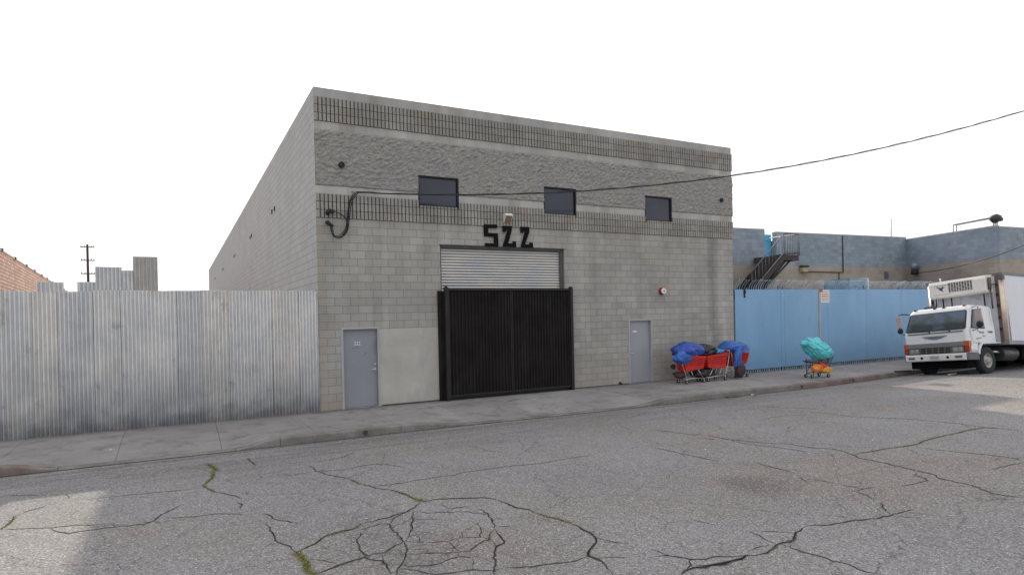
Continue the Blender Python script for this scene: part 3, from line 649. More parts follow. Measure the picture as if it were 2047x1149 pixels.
# big house number
nb = [((265,290),(530,295),(530,372),(348,368),(348,480),(540,488),(548,775),(285,775),(285,708),(468,712),(466,566),(270,552)),
      ((640,318),(828,325),(828,400),(748,700),(845,702),(845,655),(908,657),(910,775),(650,775),(650,735),(752,400),(712,400),(705,452),(645,448)),
      ((1008,335),(1196,342),(1192,450),(1100,715),(1196,722),(1198,672),(1262,676),(1268,785),(1020,780),(1020,730),(1115,425),(1080,420),(1066,468),(1018,468))]
for poly in nb:
    P = []
    for (px, pz) in poly:
        X = 4.65+(px-265)/1003*1.61; zl = 4.915-(px-265)/1003*-.0; zt = 290+(px-265)*.048; zb = 775+(px-265)*.008
        P.append((X, 4.93-(pz-zt)/(zb-zt)*.62))
    d = MB(); d.prism(P, 'y', -.06, -.02); o = d.build('house_number', m_num, wh)
pb = MB(); pb.disc((9.42, -.0, .03), (0, -1, 0), .035, .09, 14); pb.disc((9.42, -.03, .03), (0, 0, 1), .03, .06, 12); tag(pb.build('pipe_stub', m_black), 'small black pipe cap at the foot of the block wall left of the pale door', 'pipe cap')
# gate in front of the shutter
gt = empty('steel_gate', (5.4, -.2, 0)); tag(gt, 'black double steel gate with vertical ribbed sheets in front of the shutter', 'gate')
def rel(o, p):
    o.parent = p; o.matrix_parent_inverse = Matrix.Translation(-p.location); return o
yg = -.20
for (a, b) in ((3.43, 5.40), (5.405, 7.41)):
    p = MB(); nC = int((b-a)/.1); pts = []
    for i in range(nC):
        x = a+(b-a)*i/nC; d_ = (b-a)/nC
        pts += [(x, yg), (x+d_*.4, yg), (x+d_*.5, yg+.025), (x+d_*.9, yg+.025)]
    pts.append((b, yg)); p.add([(q_[0], q_[1], z) for z in (.1, 3.05) for q_ in pts], [(i, i+1, len(pts)+i+1, len(pts)+i) for i in range(len(pts)-1)])
    rel(p.build('gate_panel', m_blackg), gt)
    f = MB(); f.box(a-.01, b+.01, yg-.03, yg+.06, 3.03, 3.09); f.box(a-.01, b+.01, yg-.03, yg+.06, .09, .15); f.box(a-.01, a+.04, yg-.015, yg+.06, .15, 3.03); f.box(b-.04, b+.01, yg-.015, yg+.06, .15, 3.03)
    rel(f.build('gate_frame', m_black), gt)
for (a, b) in ((3.33, 3.43), (7.41, 7.51)):
    f = MB(); f.box(a, b, yg-.06, yg+.06, -.03, 3.12); f.box(a+.02, b-.02, yg-.04, yg+.04, 3.12, 3.15); rel(f.build('post', m_black, None, .006), gt)
f = MB(); f.box(3.2, 3.3, -.09, -.002, 0, 3.03); f.box(3.3, 3.34, yg+.02, -.004, 0.02, 3.0); rel(f.build('side_sheet', m_blackg), gt); f = MB(); f.box(7.42, 7.50, yg+.061, -.004, 0.0, 3.05); rel(f.build('side_sheet', m_blackg), gt)
f = MB(); f.box(3.45, 7.40, yg+.07, yg+.1, .0, .1); rel(f.build('kick_board', m_black), gt)
# alarm bell and wall lamp
al = MB(); al.disc((11.24, 0, 3.01), (0, -1, 0), .125, .09, 24); al.disc((11.24, -.09, 3.01), (0, -1, 0), .125, .02, 24, 0, .11)
bell = al.build('alarm_bell', m_red); tag(bell, 'round red alarm with white dial on the block wall above the pale door', 'alarm bell')
dd = MB(); dd.disc((11.24, -.108, 3.01), (0, -1, 0), .105, .03, 24, 0, .095); dd.build('dial', m_offw, bell); dd = MB(); dd.disc((11.24, -.138, 3.01), (0, -1, 0), .035, .006, 16); dd.disc((11.24, -.139, 3.01), (0, -1, 0), .02, .012, 16); dd.build('emblem', m_steel, bell)
lp = MB(); lp.prism([(-.002, 5.0), (-.002, 5.27), (-.13, 5.27), (-.17, 5.24), (-.17, 5.2), (-.05, 5.0)], 'x', 5.29, 5.53)
lamp = lp.build('wall_lamp', m_offw, None, .006); tag(lamp, 'small white box lamp with rusty front above the number 522', 'wall lamp')
lq = MB(); lq.quad((5.305, -.174, 5.2), (5.515, -.174, 5.2), (5.515, -.056, 5.0), (5.305, -.056, 5.0)); lq.build('lens', m_rust, lamp)
# ------------------------------------------------------------------ corrugated fence (left)
def corr(x0, x1, y, z0, z1, mb, per=.076, amp=.018, tilt=0., seed=0, zn=8):
    n = int((x1-x0)/per*6); v = []
    for j in range(zn+1):
        z = z0+(z1-z0)*j/zn
        for i in range(n+1):
            x = x0+(x1-x0)*i/n; wv = .010*noise.noise((x*1.3, z*.9, seed))+tilt*(z-z0)
            v.append((x+.006*noise.noise((z*.8, seed, 1)), y-amp*cos(2*pi*x/per)+wv, z+(.012*noise.noise((x*2.2, seed, 4)) if j in (0, zn) else 0)))
    mb.add(v, [(j*(n+1)+i, j*(n+1)+i+1, (j+1)*(n+1)+i+1, (j+1)*(n+1)+i) for j in range(zn) for i in range(n)], 0, True)
fe = empty('corrugated_fence', (-7, 0, 0)); tag(fe, 'long galvanised corrugated metal fence along the sidewalk left of the warehouse', 'fence')
edges = [-.03, -.50, -1.07, -2.08, -2.62, -3.16, -4.2, -4.75, -5.3, -5.86, -6.9, -7.9, -8.9, -9.9, -10.9, -11.9, -12.9, -13.9]
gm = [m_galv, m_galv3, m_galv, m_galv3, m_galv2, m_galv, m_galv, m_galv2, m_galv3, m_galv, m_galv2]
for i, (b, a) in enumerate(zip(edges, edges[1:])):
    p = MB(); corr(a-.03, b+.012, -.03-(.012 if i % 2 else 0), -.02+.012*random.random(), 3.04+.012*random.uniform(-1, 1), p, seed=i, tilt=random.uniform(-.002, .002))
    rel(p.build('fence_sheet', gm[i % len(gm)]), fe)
for zz in (.5, 1.6, 2.8):
    p = MB(); p.box(-13.9, -.06, .005, .05, zz, zz+.08); rel(p.build('rail', m_steel), fe)
m_rail = m_steel
# stepped sheets behind it
sc = empty('corrugated_screen', (-4.3, .4, 0)); tag(sc, 'stepped corrugated metal sheets of different heights rising behind the fence left of the warehouse', 'metal screen')
m_galvr = M('galvanised_rusty', (.42, .41, .40), .6, .4, var=.12, vs=3, grime=((.36, .22, .15), 1.6, .56, (4, 1, .6)), bump=0)
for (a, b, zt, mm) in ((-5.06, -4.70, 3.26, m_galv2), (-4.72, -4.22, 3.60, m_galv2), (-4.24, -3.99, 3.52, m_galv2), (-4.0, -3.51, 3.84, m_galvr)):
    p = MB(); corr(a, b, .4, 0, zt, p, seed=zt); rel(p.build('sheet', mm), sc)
p = MB()
for x in (-5.0, -3.6): p.box(x, x+.06, .43, .5, -.4, 3.1)
p.box(-5.0, -3.54, .5, .54, 2.9, 3.0); rel(p.build('screen_frame', m_steel), sc)
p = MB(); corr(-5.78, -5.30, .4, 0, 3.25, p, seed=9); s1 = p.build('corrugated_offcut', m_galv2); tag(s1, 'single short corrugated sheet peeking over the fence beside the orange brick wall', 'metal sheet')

# ------------------------------------------------------------------ far brick building (left)
bd = Vector((-.077, .997, 0)).normalized(); bp = Vector((-10.19, 19.32, 0)); bn = Vector((.997, .077, 0))
def brick_mat():
    t = NT('sandy_brick'); sx = t.sep()
    v = t.comb(sx[1], sx[2]); br = t.n('ShaderNodeTexBrick'); t.l(v, br.inputs['Vector']); br.inputs['Scale'].default_value = 1
    br.inputs['Color1'].default_value = (.46, .285, .235, 1); br.inputs['Color2'].default_value = (.60, .43, .36, 1); br.inputs['Mortar'].default_value = (.19, .11, .09, 1)
    br.inputs['Mortar Size'].default_value = .022; br.inputs['Brick Width'].default_value = .6; br.inputs['Row Height'].default_value = .17
    c = t.mix(t.rng(t.noise(3, 4, .6), .64, .68, 0, .8), br.outputs['Color'], (.10, .05, .045)); c = t.mul(c, t.rng(t.noise(.5, 5, .6), .3, .7, .85, 1.15)); return t.fin(c, .9, 0, .2)
mbk = brick_mat()
bb = empty('brick_building', (bp.x, bp.y, 0), atan2(-bd.x, bd.y)); tag(bb, 'long sunlit orange brick building beyond the fence at the far left', 'building')
w_ = MB(); w_.box(-12, 0, -12, 62, -.4, 5.72); w_.box(-12.1, .02, -12, 62, 5.723, 5.80, 1); w_.build('wall', [mbk, M('brick_coping', (.42, .33, .27), .9)], bb)
for i in range(16):
    w_ = MB(); yy = -8+i*4.6+random.uniform(-.4, .4); w_.box(-.08, .06, yy, yy+.3, 5.74, 5.86); w_.build('roof_vent', M('dark_lead', (.10, .10, .10), .8) if i == 0 else bpy.data.materials['dark_lead'], bb)
# utility pole
pl = empty('utility_pole', (-13.3, 80, 0)); tag(pl, 'distant wooden utility pole with three crossarms behind the corrugated fence', 'utility pole')
m_wood = M('pole_wood', (.045, .032, .026), .9)
p = MB(); p.tube([(0, 0, -.4), (0, 0, 12.35)], [.19, .13], 10); p.build('pole', m_wood, pl)
for z in (12.0, 10.3, 8.6):
    p = MB(); p.box(-.75, .75, -.06, .06, z-.06, z+.06)
    ca = p.build('crossarm', m_wood, pl)
    for x in (-.68, -.3, .4, .68):
        p = MB(); p.tube([(x, 0, z+.055), (x, 0, z+.1), (x, 0, z+.24)], [.02, .05, .04], 8); p.build('insulator', m_steel, ca)

# ------------------------------------------------------------------ blue fence (right)
def blue_mat(name, c, d):
    t = NT(name); x, y, z = t.sep(); c0 = t.mix(t.rng(t.noise(.45, 5, .6), .35, .65, 0, 1), c, d)
    c0 = t.mul(c0, t.rng(t.noise(1, 5, .6, src=t.mapping((1.2, 1.2, .6))), .3, .7, .92, 1.06))
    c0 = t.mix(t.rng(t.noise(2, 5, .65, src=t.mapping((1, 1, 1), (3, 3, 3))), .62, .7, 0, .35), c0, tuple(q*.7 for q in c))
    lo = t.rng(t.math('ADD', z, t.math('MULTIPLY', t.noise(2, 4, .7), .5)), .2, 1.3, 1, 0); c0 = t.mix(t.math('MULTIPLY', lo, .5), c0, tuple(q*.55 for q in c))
    t.bump(t.noise(1.3, 4, .6), .3, .02); return t.fin(c0, .45, 0, .4)
m_blue = blue_mat('blue_fence_paint', (.185, .355, .56), (.215, .39, .595)); m_blued = M('blue_paint_dark', (.07, .15, .25), .5, var=.1)
m_pick = M('picket_paint', (.30, .40, .49), .5, var=.6, vs=3)
bf = empty('blue_fence', (21, 0, 0)); tag(bf, 'high light blue sheet metal fence topped with bent pickets right of the warehouse', 'fence')
pe = [14.68, 17.12, 17.32, 19.9, 22.4, 24.9, 27.4, 29.9, 32.4, 34.9]
for i, (a, b) in enumerate(zip(pe, pe[1:])):
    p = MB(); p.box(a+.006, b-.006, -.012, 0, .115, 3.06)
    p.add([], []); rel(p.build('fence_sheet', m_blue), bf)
    p = MB(); n = max(1, int((b-a)/.122))
    for k in range(n):
        x = a+(b-a)*(k+.5)/n; P = [(x, .035, .02), (x, .035, 3.12)]
        if random.random() < .97:
            P += [(x, .015, 3.19), (x, -.03, 3.25), (x, -.14+random.uniform(-.03, .03), 3.37), (x, -.20, 3.40+random.uniform(-.02, .03))]
        p.tube(P, .013, 4); p.box(x-.022, x+.022, .015, .035, 0, .13)
    rel(p.build('picket_row', m_pick), bf)
    p = MB(); p.box(a-.03, a+.03, .05, .11, -.05, 3.2); rel(p.build('post', m_blued), bf)
p = MB(); p.box(14.68, 34.9, .09, .12, -.05, 1.0); rel(p.build('dark_gap_sheet', m_seam), bf)  # dark sheet added for the shade seen through the bottom gap
for (z, h) in ((.10, .03), (3.02, .05)):
    p = MB(); p.box(14.68, 34.9, .012, .06, z, z+h) ; rel(p.build('rail', m_blued), bf)
p = MB(); p.tube([(15.15, -.02, 3.1), (15.17, -.05, 2.98), (15.15, -.03, 2.85), (15.18, -.04, 2.78)], [.02, .045, .02, .035], 7); rag = p.build('rag', m_rubber); tag(rag, 'dark scrap hanging from the top of the blue fence near the warehouse corner', 'rag')

# ------------------------------------------------------------------ neighbouring building
K = Vector((36.8, 6.5)); fd = Vector((-.9962, .0871)); W2 = Vector((34.87, .88)); HN = 6.5
def nb_block(name, c, axis='x', tone=.10, **k): return finish(block_mat(name, axis, c+(1,), tone=tone, joint=.78, patch=.14, stain=False, tint=(.22, .2, .2), jb=.2, **k))
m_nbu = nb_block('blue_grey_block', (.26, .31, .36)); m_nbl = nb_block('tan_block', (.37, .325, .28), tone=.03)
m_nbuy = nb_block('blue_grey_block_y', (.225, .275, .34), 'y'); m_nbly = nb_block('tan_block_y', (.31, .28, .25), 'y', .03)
m_coping = M('coping_grey', (.36, .36, .36), .85); m_cyan = M('cyan_paint', (.08, .42, .66), .5, var=.05); m_cyand = M('cyan_paint_side', (.02, .12, .26), .5)
nb_ = empty('neighbouring_building', (0, 0, 0)); tag(nb_, 'low blue-grey and tan block building behind the blue fence', 'building')
zp = 4.72
def F(s, off=0): p = K+fd*s; nrm = Vector((-.0871, -.9962)); p = p+nrm*off; return p
def wallseg(p, q, z0, z1, th, mi, mb):
    d = (q-p).normalized(); n_ = Vector((-d.y, d.x))*th
    v = [(p.x, p.y), (q.x, q.y), (q.x+n_.x, q.y+n_.y), (p.x+n_.x, p.y+n_.y)]
    mb.add([(a, b, z) for z in (z0, z1) for a, b in v], [(0, 3, 2, 1), (4, 5, 6, 7), (0, 1, 5, 4), (1, 2, 6, 5), (2, 3, 7, 6), (3, 0, 4, 7)], mi)
# s positions: gap at X 25.3 .. 26.17
sg1 = (K.x-25.32)/.9962; sg2 = (K.x-26.17)/.9962; sE = (K.x-17.8)/.9962
up_ = MB(); lo_ = MB(); cp = MB()
for (a, b, top) in ((0, sg2, 6.52), (sg1, sE, 6.64)):
    wallseg(F(a), F(b), zp, top, -.3, 0, up_); wallseg(F(a), F(b), top+.002, top+.06, -.32, 0, cp)
wallseg(F(0), F(sE), -.4, zp-.003, -.3, 0, lo_)
# wing 2 (parallel front beyond the wing corner)
e2 = W2-fd*22
wallseg(e2, W2, zp, 6.38, .3 if False else -.3, 0, up_); wallseg(e2, W2, -.4, zp-.003, -.3, 0, lo_); wallseg(e2, W2, 6.382, 6.44, -.3, 0, cp)
up_.build('upper_wall', m_nbu, nb_); lo_.build('lower_wall', m_nbl, nb_)
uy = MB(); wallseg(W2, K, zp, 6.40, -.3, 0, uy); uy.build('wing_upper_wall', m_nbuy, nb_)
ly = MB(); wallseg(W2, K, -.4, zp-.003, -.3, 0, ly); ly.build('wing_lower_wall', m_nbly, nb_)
wallseg(W2, K, 6.402, 6.46, -.3, 0, cp); cp.build('coping', m_coping, nb_)
rr = MB(); p1, p2 = F(-.5, -.35), F(sE, -.35)
rr.add([(p1.x, p1.y, 6.1), (p2.x, p2.y, 6.1), (p2.x, 24, 6.1), (60, 24, 6.1), (60, 2.2, 6.1), (35.6, 1.6, 6.1), (p1.x, p1.y, 6.1)], [(0, 1, 2, 3, 4, 5)]); rr.build('roof', m_coping, nb_)
# unseen block added beside the warehouse, out of view, to shade the street
tb = MB(); tb.box(14.72, 17.75, 3.3, 9.6, -.4, 7.25); tb.box(14.72, 17.75, 3.3, 9.6, 7.253, 7.33, 1); tb.build('shade_block', [m_nbu, m_coping], nb_)
# doorway recess at stair top
dr = MB(); a, b = F(sg2, -.38), F(sg1, -.38); wallseg(a, b, zp-.02, 6.45, -.1, 0, dr); o_ = dr.build('door', m_cyan, nb_)
dr = MB(); wallseg(F(sg1-.02, -.3), F(sg1-.02, -.42), zp-.02, 6.4, .06, 0, dr); dr.build('door_jamb', m_cyand, nb_)
cd_ = MB(); p = F((K.x-31.25)/.9962, .04); cd_.tube([(p.x, p.y, 6.5), (p.x, p.y, 4.35)], .03, 6); cd_.build('conduit', m_seam, nb_)
cd_ = MB(); q_ = F((K.x-28.3)/.9962, .04); cd_.tube([(q_.x, q_.y, 4.38), (p.x, p.y, 4.36)], .025, 6); cd_.build('conduit', m_seam, nb_)
cd_ = MB(); q_ = F((K.x-30.9)/.9962, .04); cd_.tube([(q_.x, q_.y, 4.36), (q_.x, q_.y, 3.4)], .025, 6); cd_.build('conduit', m_seam, nb_)
def onF(X, off): s = (K.x-X)/.9962; return F(s, off)
p = onF(28.05, .0); wl = MB(); wl.box(p.x-.2, p.x+.22, p.y-.02-.2, p.y-.02, 4.36, 4.62); lam = wl.build('security_light', M('tan_enamel', (.42, .38, .25), .5)); tag(lam, 'tan box light on the tan wall right of the outdoor staircase', 'wall light')
wl = MB(); wl.box(p.x-.24, p.x+.24, p.y-.27, p.y-.02, 4.625, 4.72); wl.build('hood', m_seam, lam)
p = Vector((36.35, 5.9)); wl = MB(); wl.tube([(p.x, p.y, 4.62), (p.x-.05, p.y-.15, 4.72), (p.x-.1, p.y-.3, 4.62)], [.1, .22, .16], 10); hl = wl.build('flood_lamp', m_nbuy); tag(hl, 'round grey floodlight in the inner corner of the blue-grey building', 'floodlight')
wl = MB(); wl.tube([(p.x-.05, p.y-.15, 4.55), (p.x-.05, p.y-.15, 4.2)], [.17, .2], 10); wl.build('housing', m_rubber, hl)
p = onF(34.95, .0); wl = MB(); wl.box(p.x-.18, p.x+.12, p.y-.08, p.y-.01, 4.02, 4.42); mb_ = wl.build('meter_box', M('purple_grey_paint', (.14, .12, .19), .6)); tag(mb_, 'small purple-grey meter box on the tan wall behind the blue fence', 'meter box')
# light blue container with a white edge standing behind the fence
co = empty('blue_cabinet', (26.5, 3.2, 0)); tag(co, 'light blue metal cabinet with scrawled marks showing above the blue fence', 'cabinet')
wl = MB(); wl.box(25.9, 27.25, 3.0, 4.4, -.4, 3.72); rel(wl.build('body', M('pale_blue_paint', (.14, .30, .43), .5, var=.12)), co)
wl = MB(); wl.box(27.26, 27.34, 2.97, 4.4, -.4, 3.76); rel(wl.build('white_edge', m_offw), co)
wl = MB(); wl.box(25.85, 27.2, 2.96, 2.995, 3.58, 3.61); rel(wl.build('lid_rail', m_pick), co)
for (x, a) in ((26.3, .5), (26.6, -.3), (26.9, .7)):
    wl = MB(); wl.tube([(x, 2.985, 3.3), (x+.12*a, 2.985, 3.42), (x+.15, 2.985, 3.5), (x+.05, 2.985, 3.58)], .012, 5); rel(wl.build('scrawl', m_seam), co)
# roof things
p = MB(); p.tube([(36.1, 7.0, 6.1), (36.12, 7.0, 7.75)], .03, 6); tag(p.build('antenna_pole', m_steel), 'thin bare antenna pole on the blue-grey building roof', 'antenna')
lf = empty('roof_ladder_frame', (35.2, 2.5, 6.4)); tag(lf, 'horizontal metal ladder frame on posts along the wing roof edge', 'roof frame')
for (dx_) in (.22, .55):
    a = Vector((35.75+dx_, 3.4)); b = Vector((34.95+dx_, 1.05))
    f = MB(); f.tube([(a.x, a.y, 6.2), (a.x, a.y, 6.88), (b.x, b.y, 6.93), (b.x, b.y, 6.2)], .028, 6); rel(f.build('rail', M('oxide_steel', (.10, .07, .06), .7) if dx_ < .3 else bpy.data.materials['oxide_steel']), lf)
f = MB(); f.tube([(35.97, 3.4, 6.88), (36.3, 3.4, 6.88)], .02, 6); rel(f.build('rung', m_steel), lf)
f = MB(); f.tube([(35.6, 2.3, 6.905), (35.93, 2.3, 6.905)], .02, 6); rel(f.build('rung', m_steel), lf)
v_ = MB(); v_.tube([(35.1, .95, 6.62), (35.1, .95, 6.78), (35.12, .93, 6.95), (35.1, .95, 7.06)], [.12, .26, .28, .1], 10); v_.tube([(35.15, .93, 6.88), (35.62, .9, 6.82)], [.18, .12], 8)
rv = v_.build('roof_ventilator', M('vent_green', (.035, .05, .045), .6)); tag(rv, 'dark round ventilator at the end of the roof ladder frame', 'roof vent')
v_ = MB(); v_.disc((35.2, .95, 6.42), (0, 0, 1), .1, .24, 10); v_.build('curb', m_offw, rv)
# staircase
m_stair = M('stair_dark', (.05, .043, .038), .8, var=.3, vs=4, grime=((.10, .065, .035), 2, .6)); m_railg = M('rail_grey', (.15, .15, .165), .55, .3)
stc = empty('metal_staircase', (24.5, 6.2, 0)); tag(stc, 'dark outdoor metal staircase with grey handrail climbing to the cyan doorway', 'staircase')
ys0, ys1 = 5.5, 6.75; x_top, z_top = 24.3, 5.08; RUN, RISE = .25, .205
f = MB(); f.box(x_top, 25.46, ys0, 7.4, 4.80, 5.07); rel(f.build('landing', m_stair), stc)
for k in range(10):
    x = x_top-RUN*(k+1); z = z_top-RISE*(k+1); f = MB(); f.box(x, x+RUN+.01, ys0+.03, ys1-.03, z-.045, z); f.box(x, x+.02, ys0+.03, ys1-.03, z-RISE-.004, z-.046); rel(f.build('tread', m_stair), stc)
def zl(x): return z_top-(x_top-x)*RISE/RUN
for yy in (ys0, ys1):
    f = MB(); f.prism([(x_top+.03, zl(x_top)-.26), (x_top+.03, z_top), (x_top-2.55, zl(x_top-2.55)+.02), (x_top-2.55, zl(x_top-2.55)-.26)], 'y', yy-.03, yy); rel(f.build('stringer', m_stair), stc)
for yy in (ys0+.25, ys1-.25):
    f = MB(); f.tube([(25.1, yy, 4.82), (x_top-1.2, yy, zl(x_top-1.2)-.75), (x_top-2.2, yy, zl(x_top-2.2)-.6)], .05, 6); f.tube([(24.6, yy, 4.82), (x_top-1.2, yy, zl(x_top-1.2)-.75)], .04, 6); f.tube([(x_top-.6, yy, zl(x_top-.6)-.2), (x_top-1.2, yy, zl(x_top-1.2)-.75)], .04, 6); rel(f.build('brace', m_stair), stc)
f = MB(); f.prism([(24.9, 4.80), (x_top, 4.78), (x_top-1.9, zl(x_top-1.9)-.3), (x_top-1.4, zl(x_top-1.4)-.85)], 'y', ys0+.3, ys1-.3); rel(f.build('under_panel', m_stair), stc)
yy = ys0-.02
f = MB(); f.tube([(x_top-2.5, yy, zl(x_top-2.5)+1.04), (x_top, yy, z_top+1.07)], .032, 6); rel(f.build('handrail', m_railg), stc)
f = MB(); f.tube([(x_top-2.5, yy-.03, zl(x_top-2.5)+.12), (x_top, yy-.03, z_top+.14)], .03, 6); rel(f.build('lower_rail', m_railg), stc)
for k in range(10):
    x = x_top-RUN*(k+.5); f = MB(); f.tube([(x, yy, zl(x)), (x, yy, zl(x)+1.04)], .014, 5); rel(f.build('baluster', m_railg), stc)
for k in range(10):
    x = x_top+.02+1.14*k/9; f = MB(); f.tube([(x, yy, 5.06), (x, yy, 6.17)], .032 if k in (0, 9) else .015, 5); rel(f.build('baluster', m_railg), stc)
for z in (5.2, 6.17):
    f = MB(); f.tube([(x_top+.02, yy, z), (x_top+1.16, yy, z), (x_top+1.16, 7.3, z)], .03, 6); rel(f.build('landing_rail', m_railg), stc)

# ------------------------------------------------------------------ cables
m_cab = M('cable_black', (.012, .012, .012), .6)
P = []; a = Vector((1.0, -.1)); b = Vector((21.56, -6.0)); dd_ = (b-a).normalized(); TT = [(0, 5.56), (.5, 5.56), (1.76, 5.53), (2.96, 5.535), (4.06, 5.59), (5.9, 5.72), (8.14, 5.93), (10.67, 6.24), (13.01, 6.65), (16.58, 7.4), (21.39, 8.66), (26, 10.05)]
import numpy as np
cf = np.polyfit([q[0] for q in TT[1:]], [q[1] for q in TT[1:]], 4)
for i in range(90):
    s = 26*i/89; p = a+dd_*s; z = float(np.polyval(cf, s)) if s > .4 else 5.56; P.append((p.x, p.y, z))
c1 = MB(); c1.tube(P, .014, 6); c2 = MB()
c1.tube([(x+.01*sin(i*2.3), y-.012*cos(i*1.9), z+.02+.012*sin(i*1.7)) for i, (x, y, z) in enumerate(P)], .010, 5)
tag(c1.build('overhead_cable', m_cab), 'long black service cable sagging across the warehouse front and up to the right', 'cable')
c2 = MB(); y = -.1
def cubic(pts, n=6):
    out = []; Pp = [Vector(p) for p in pts]; Pp = [Pp[0]]+Pp+[Pp[-1]]
    for i in range(1, len(Pp)-2):
        p0, p1, p2, p3 = Pp[i-1:i+3]
        for k in range(n):
            t_ = k/n; out.append(.5*((2*p1)+(-p0+p2)*t_+(2*p0-5*p1+4*p2-p3)*t_*t_+(-p0+3*p1-3*p2+p3)*t_**3))
    out.append(Pp[-2]); return out
base_loop = [(1.0, y, 5.55), (.86, y, 5.36), (.80, y, 5.1), (.76, y, 4.8), (.72, y, 4.6), (.6, y, 4.43), (.47, y, 4.39), (.38, y, 4.45), (.345, y, 4.62), (.36, y, 4.72)]
for dx_, dz_, rr_ in ((0, 0, .016), (.03, -.015, .012), (-.025, .03, .011)):
    c2.tube(cubic([(p[0]+dx_, p[1]-abs(dx_), p[2]+dz_) for p in base_loop]), rr_, 6)
for dx_, rr_ in ((0, .014), (.02, .011)):
    c2.tube(cubic([(.33+dx_, y, 5.06), (.5, y-.02, 5.02), (.64, y-.02, 4.95), (.73+dx_, y-.02, 4.82), (.74+dx_, y-.01, 4.6), (.62+dx_, y, 4.45)]), rr_, 6)
lo = c2.build('cable_loop', m_cab); tag(lo, 'black cable bundle looped down the block wall near the left corner of the warehouse', 'cable loop')
hd = MB(); hd.tube([(.27, -.02, 5.0), (.27, -.1, 5.02), (.32, -.13, 5.05), (.42, -.13, 5.03)], [.05, .06, .06, .045], 10); hd.build('weatherhead', m_rubber, lo)
hd = MB(); hd.tube([(.26, -.005, 4.77), (.26, -.08, 4.77), (.3, -.11, 4.72), (.37, -.1, 4.68)], [.045, .05, .045, .035], 10); hd.build('weatherhead', m_rubber, lo)
hd = MB(); hd.tube([(.93, 0, 5.6), (.93, -.07, 5.6)], .025, 8); hd.tube(cubic([(.93, -.07, 5.6), (.86, -.06, 5.3), (.74, -.05, 5.05), (.72, -.05, 4.9)]), .007, 5); hd.build('bracket', m_steel, lo)
c3 = MB(); P = []
for i in range(40):
    u = i/39; p = Vector((36.3, 5.85, 4.3)).lerp(Vector((33.0, -1.6, 5.3)), u); p.z -= .38*4*u*(1-u)*.8; P.append(p)
c3.tube(P, .022, 6); tag(c3.build('side_cable', m_cab), 'thin cable rising from the floodlight corner of the blue-grey building to the right', 'cable')

# ------------------------------------------------------------------ parking sign
ps = empty('street_sign', (17.3, -1.5, 0)); tag(ps, 'white parking sign with red lettering on a pale post by the blue fence', 'street sign')
p = MB(); p.box(17.27, 17.33, -1.53, -1.47, 0, 3.02); rel(p.build('post', M('sign_post_metal', (.42, .42, .40), .5, .3)), ps)
p = MB(); p.box(17.33, 17.80, -1.555, -1.55, 2.52, 2.97); rel(p.build('sign_plate', m_offw, None, .0), ps)
m_sred = M('sign_red', (.55, .16, .14), .6, bump=0)
rows = [(2.90, .014, 7), (2.82, .022, 6), (2.74, .022, 5), (2.66, .016, 7), (2.59, .014, 4)]
p = MB()
for z, h, n in rows:
    x = 17.37
    while x < 17.75:
        l = random.uniform(.025, .07); p.box(x, min(x+l, 17.77), -1.558, -1.556, z-h, z+h); x += l+.018
rel(p.build('sign_lettering', m_sred), ps)
p = MB(); p.box(17.24, 17.42, -1.56, -1.556, 2.90, 3.03); rel(p.build('small_plate', m_rust), ps)
# ------------------------------------------------------------------ refrigerated truck (local: x back, y away from the camera, z up)
tr = empty('box_truck'); tag(tr, 'white refrigerated box truck parked facing left at the kerb beside the blue fence', 'truck')
Vv = Vector((.998, -.043, -.046)).normalized(); Uu = Vector((-.038, -.994, .104)); Uu = (Uu-Vv*Uu.dot(Vv)).normalized(); Ww = Vector((.05, .102, .994)); Yy = -Uu; Ww = Vv.cross(Yy).normalized()
tr.matrix_world = Matrix(((Vv.x, Yy.x, Ww.x, 19.483), (Vv.y, Yy.y, Ww.y, -4.33), (Vv.z, Yy.z, Ww.z, -.016), (0, 0, 0, 1)))
m_cab_w = M('cab_white', (.66, .68, .70), .32, var=.05, vs=2, grime=((.42, .42, .42), 2.5, .6), bump=.02)
m_boxw = M('box_white', (.60, .62, .68), .45, var=.04, vs=1.2, grime=((.45, .46, .5), 1.4, .6), bump=.03)
m_boxf = M('box_front_grey', (.62, .64, .69), .55, var=.08, grime=((.3, .28, .27), 2, .55), bump=.05)
m_gold = M('corner_post', (.62, .52, .42), .35, .5, var=.15, vs=4)
m_maroon = M('corner_strip', (.12, .085, .09), .6, var=.2)
t = NT('windshield_glass'); gx = t.sep()
wg = t.mix(t.rng(t.noise(1.6, 3, .5), .42, .58, 0, 1), (.015, .03, .035), (.05, .085, .14)); m_wind = t.fin(wg, .06, 0, .6)
m_under = M('underbody_black', (.005, .005, .005), .95, var=.3, bump=.1, spec=.1)
m_silver = M('grille_silver', (.36, .36, .34), .35, .75, var=.08, bump=0); m_grd = M('grille_dark', (.03, .03, .03), .5, .2, bump=0)
m_amber = M('amber_lens', (.42, .10, .03), .25, bump=0); m_redl = M('red_lens', (.35, .03, .02), .25, bump=0); m_bump = M('bumper_white', (.62, .62, .62), .4, var=.06, grime=((.3, .29, .28), 6, .62), bump=.02)
m_greyp = M('grey_plastic', (.10, .10, .115), .6); m_reef = M('reefer_white', (.68, .65, .62), .45, var=.05, grime=((.5, .4, .33), 2, .6), bump=.02); m_tread = M('tyre', (.014, .020, .021), .85, bump=.3, bs=30)
m_rim = M('rim_white', (.36, .35, .31), .5, .2, var=.2, vs=9, grime=((.2, .08, .05), 4, .52)); m_mirr = M('mirror_back', (.40, .34, .33), .4); m_text = M('faded_lettering', (.22, .23, .25), .7, bump=0); m_silh = M('bird_logo', (.05, .06, .06), .6, bump=0)
HW = 1.04
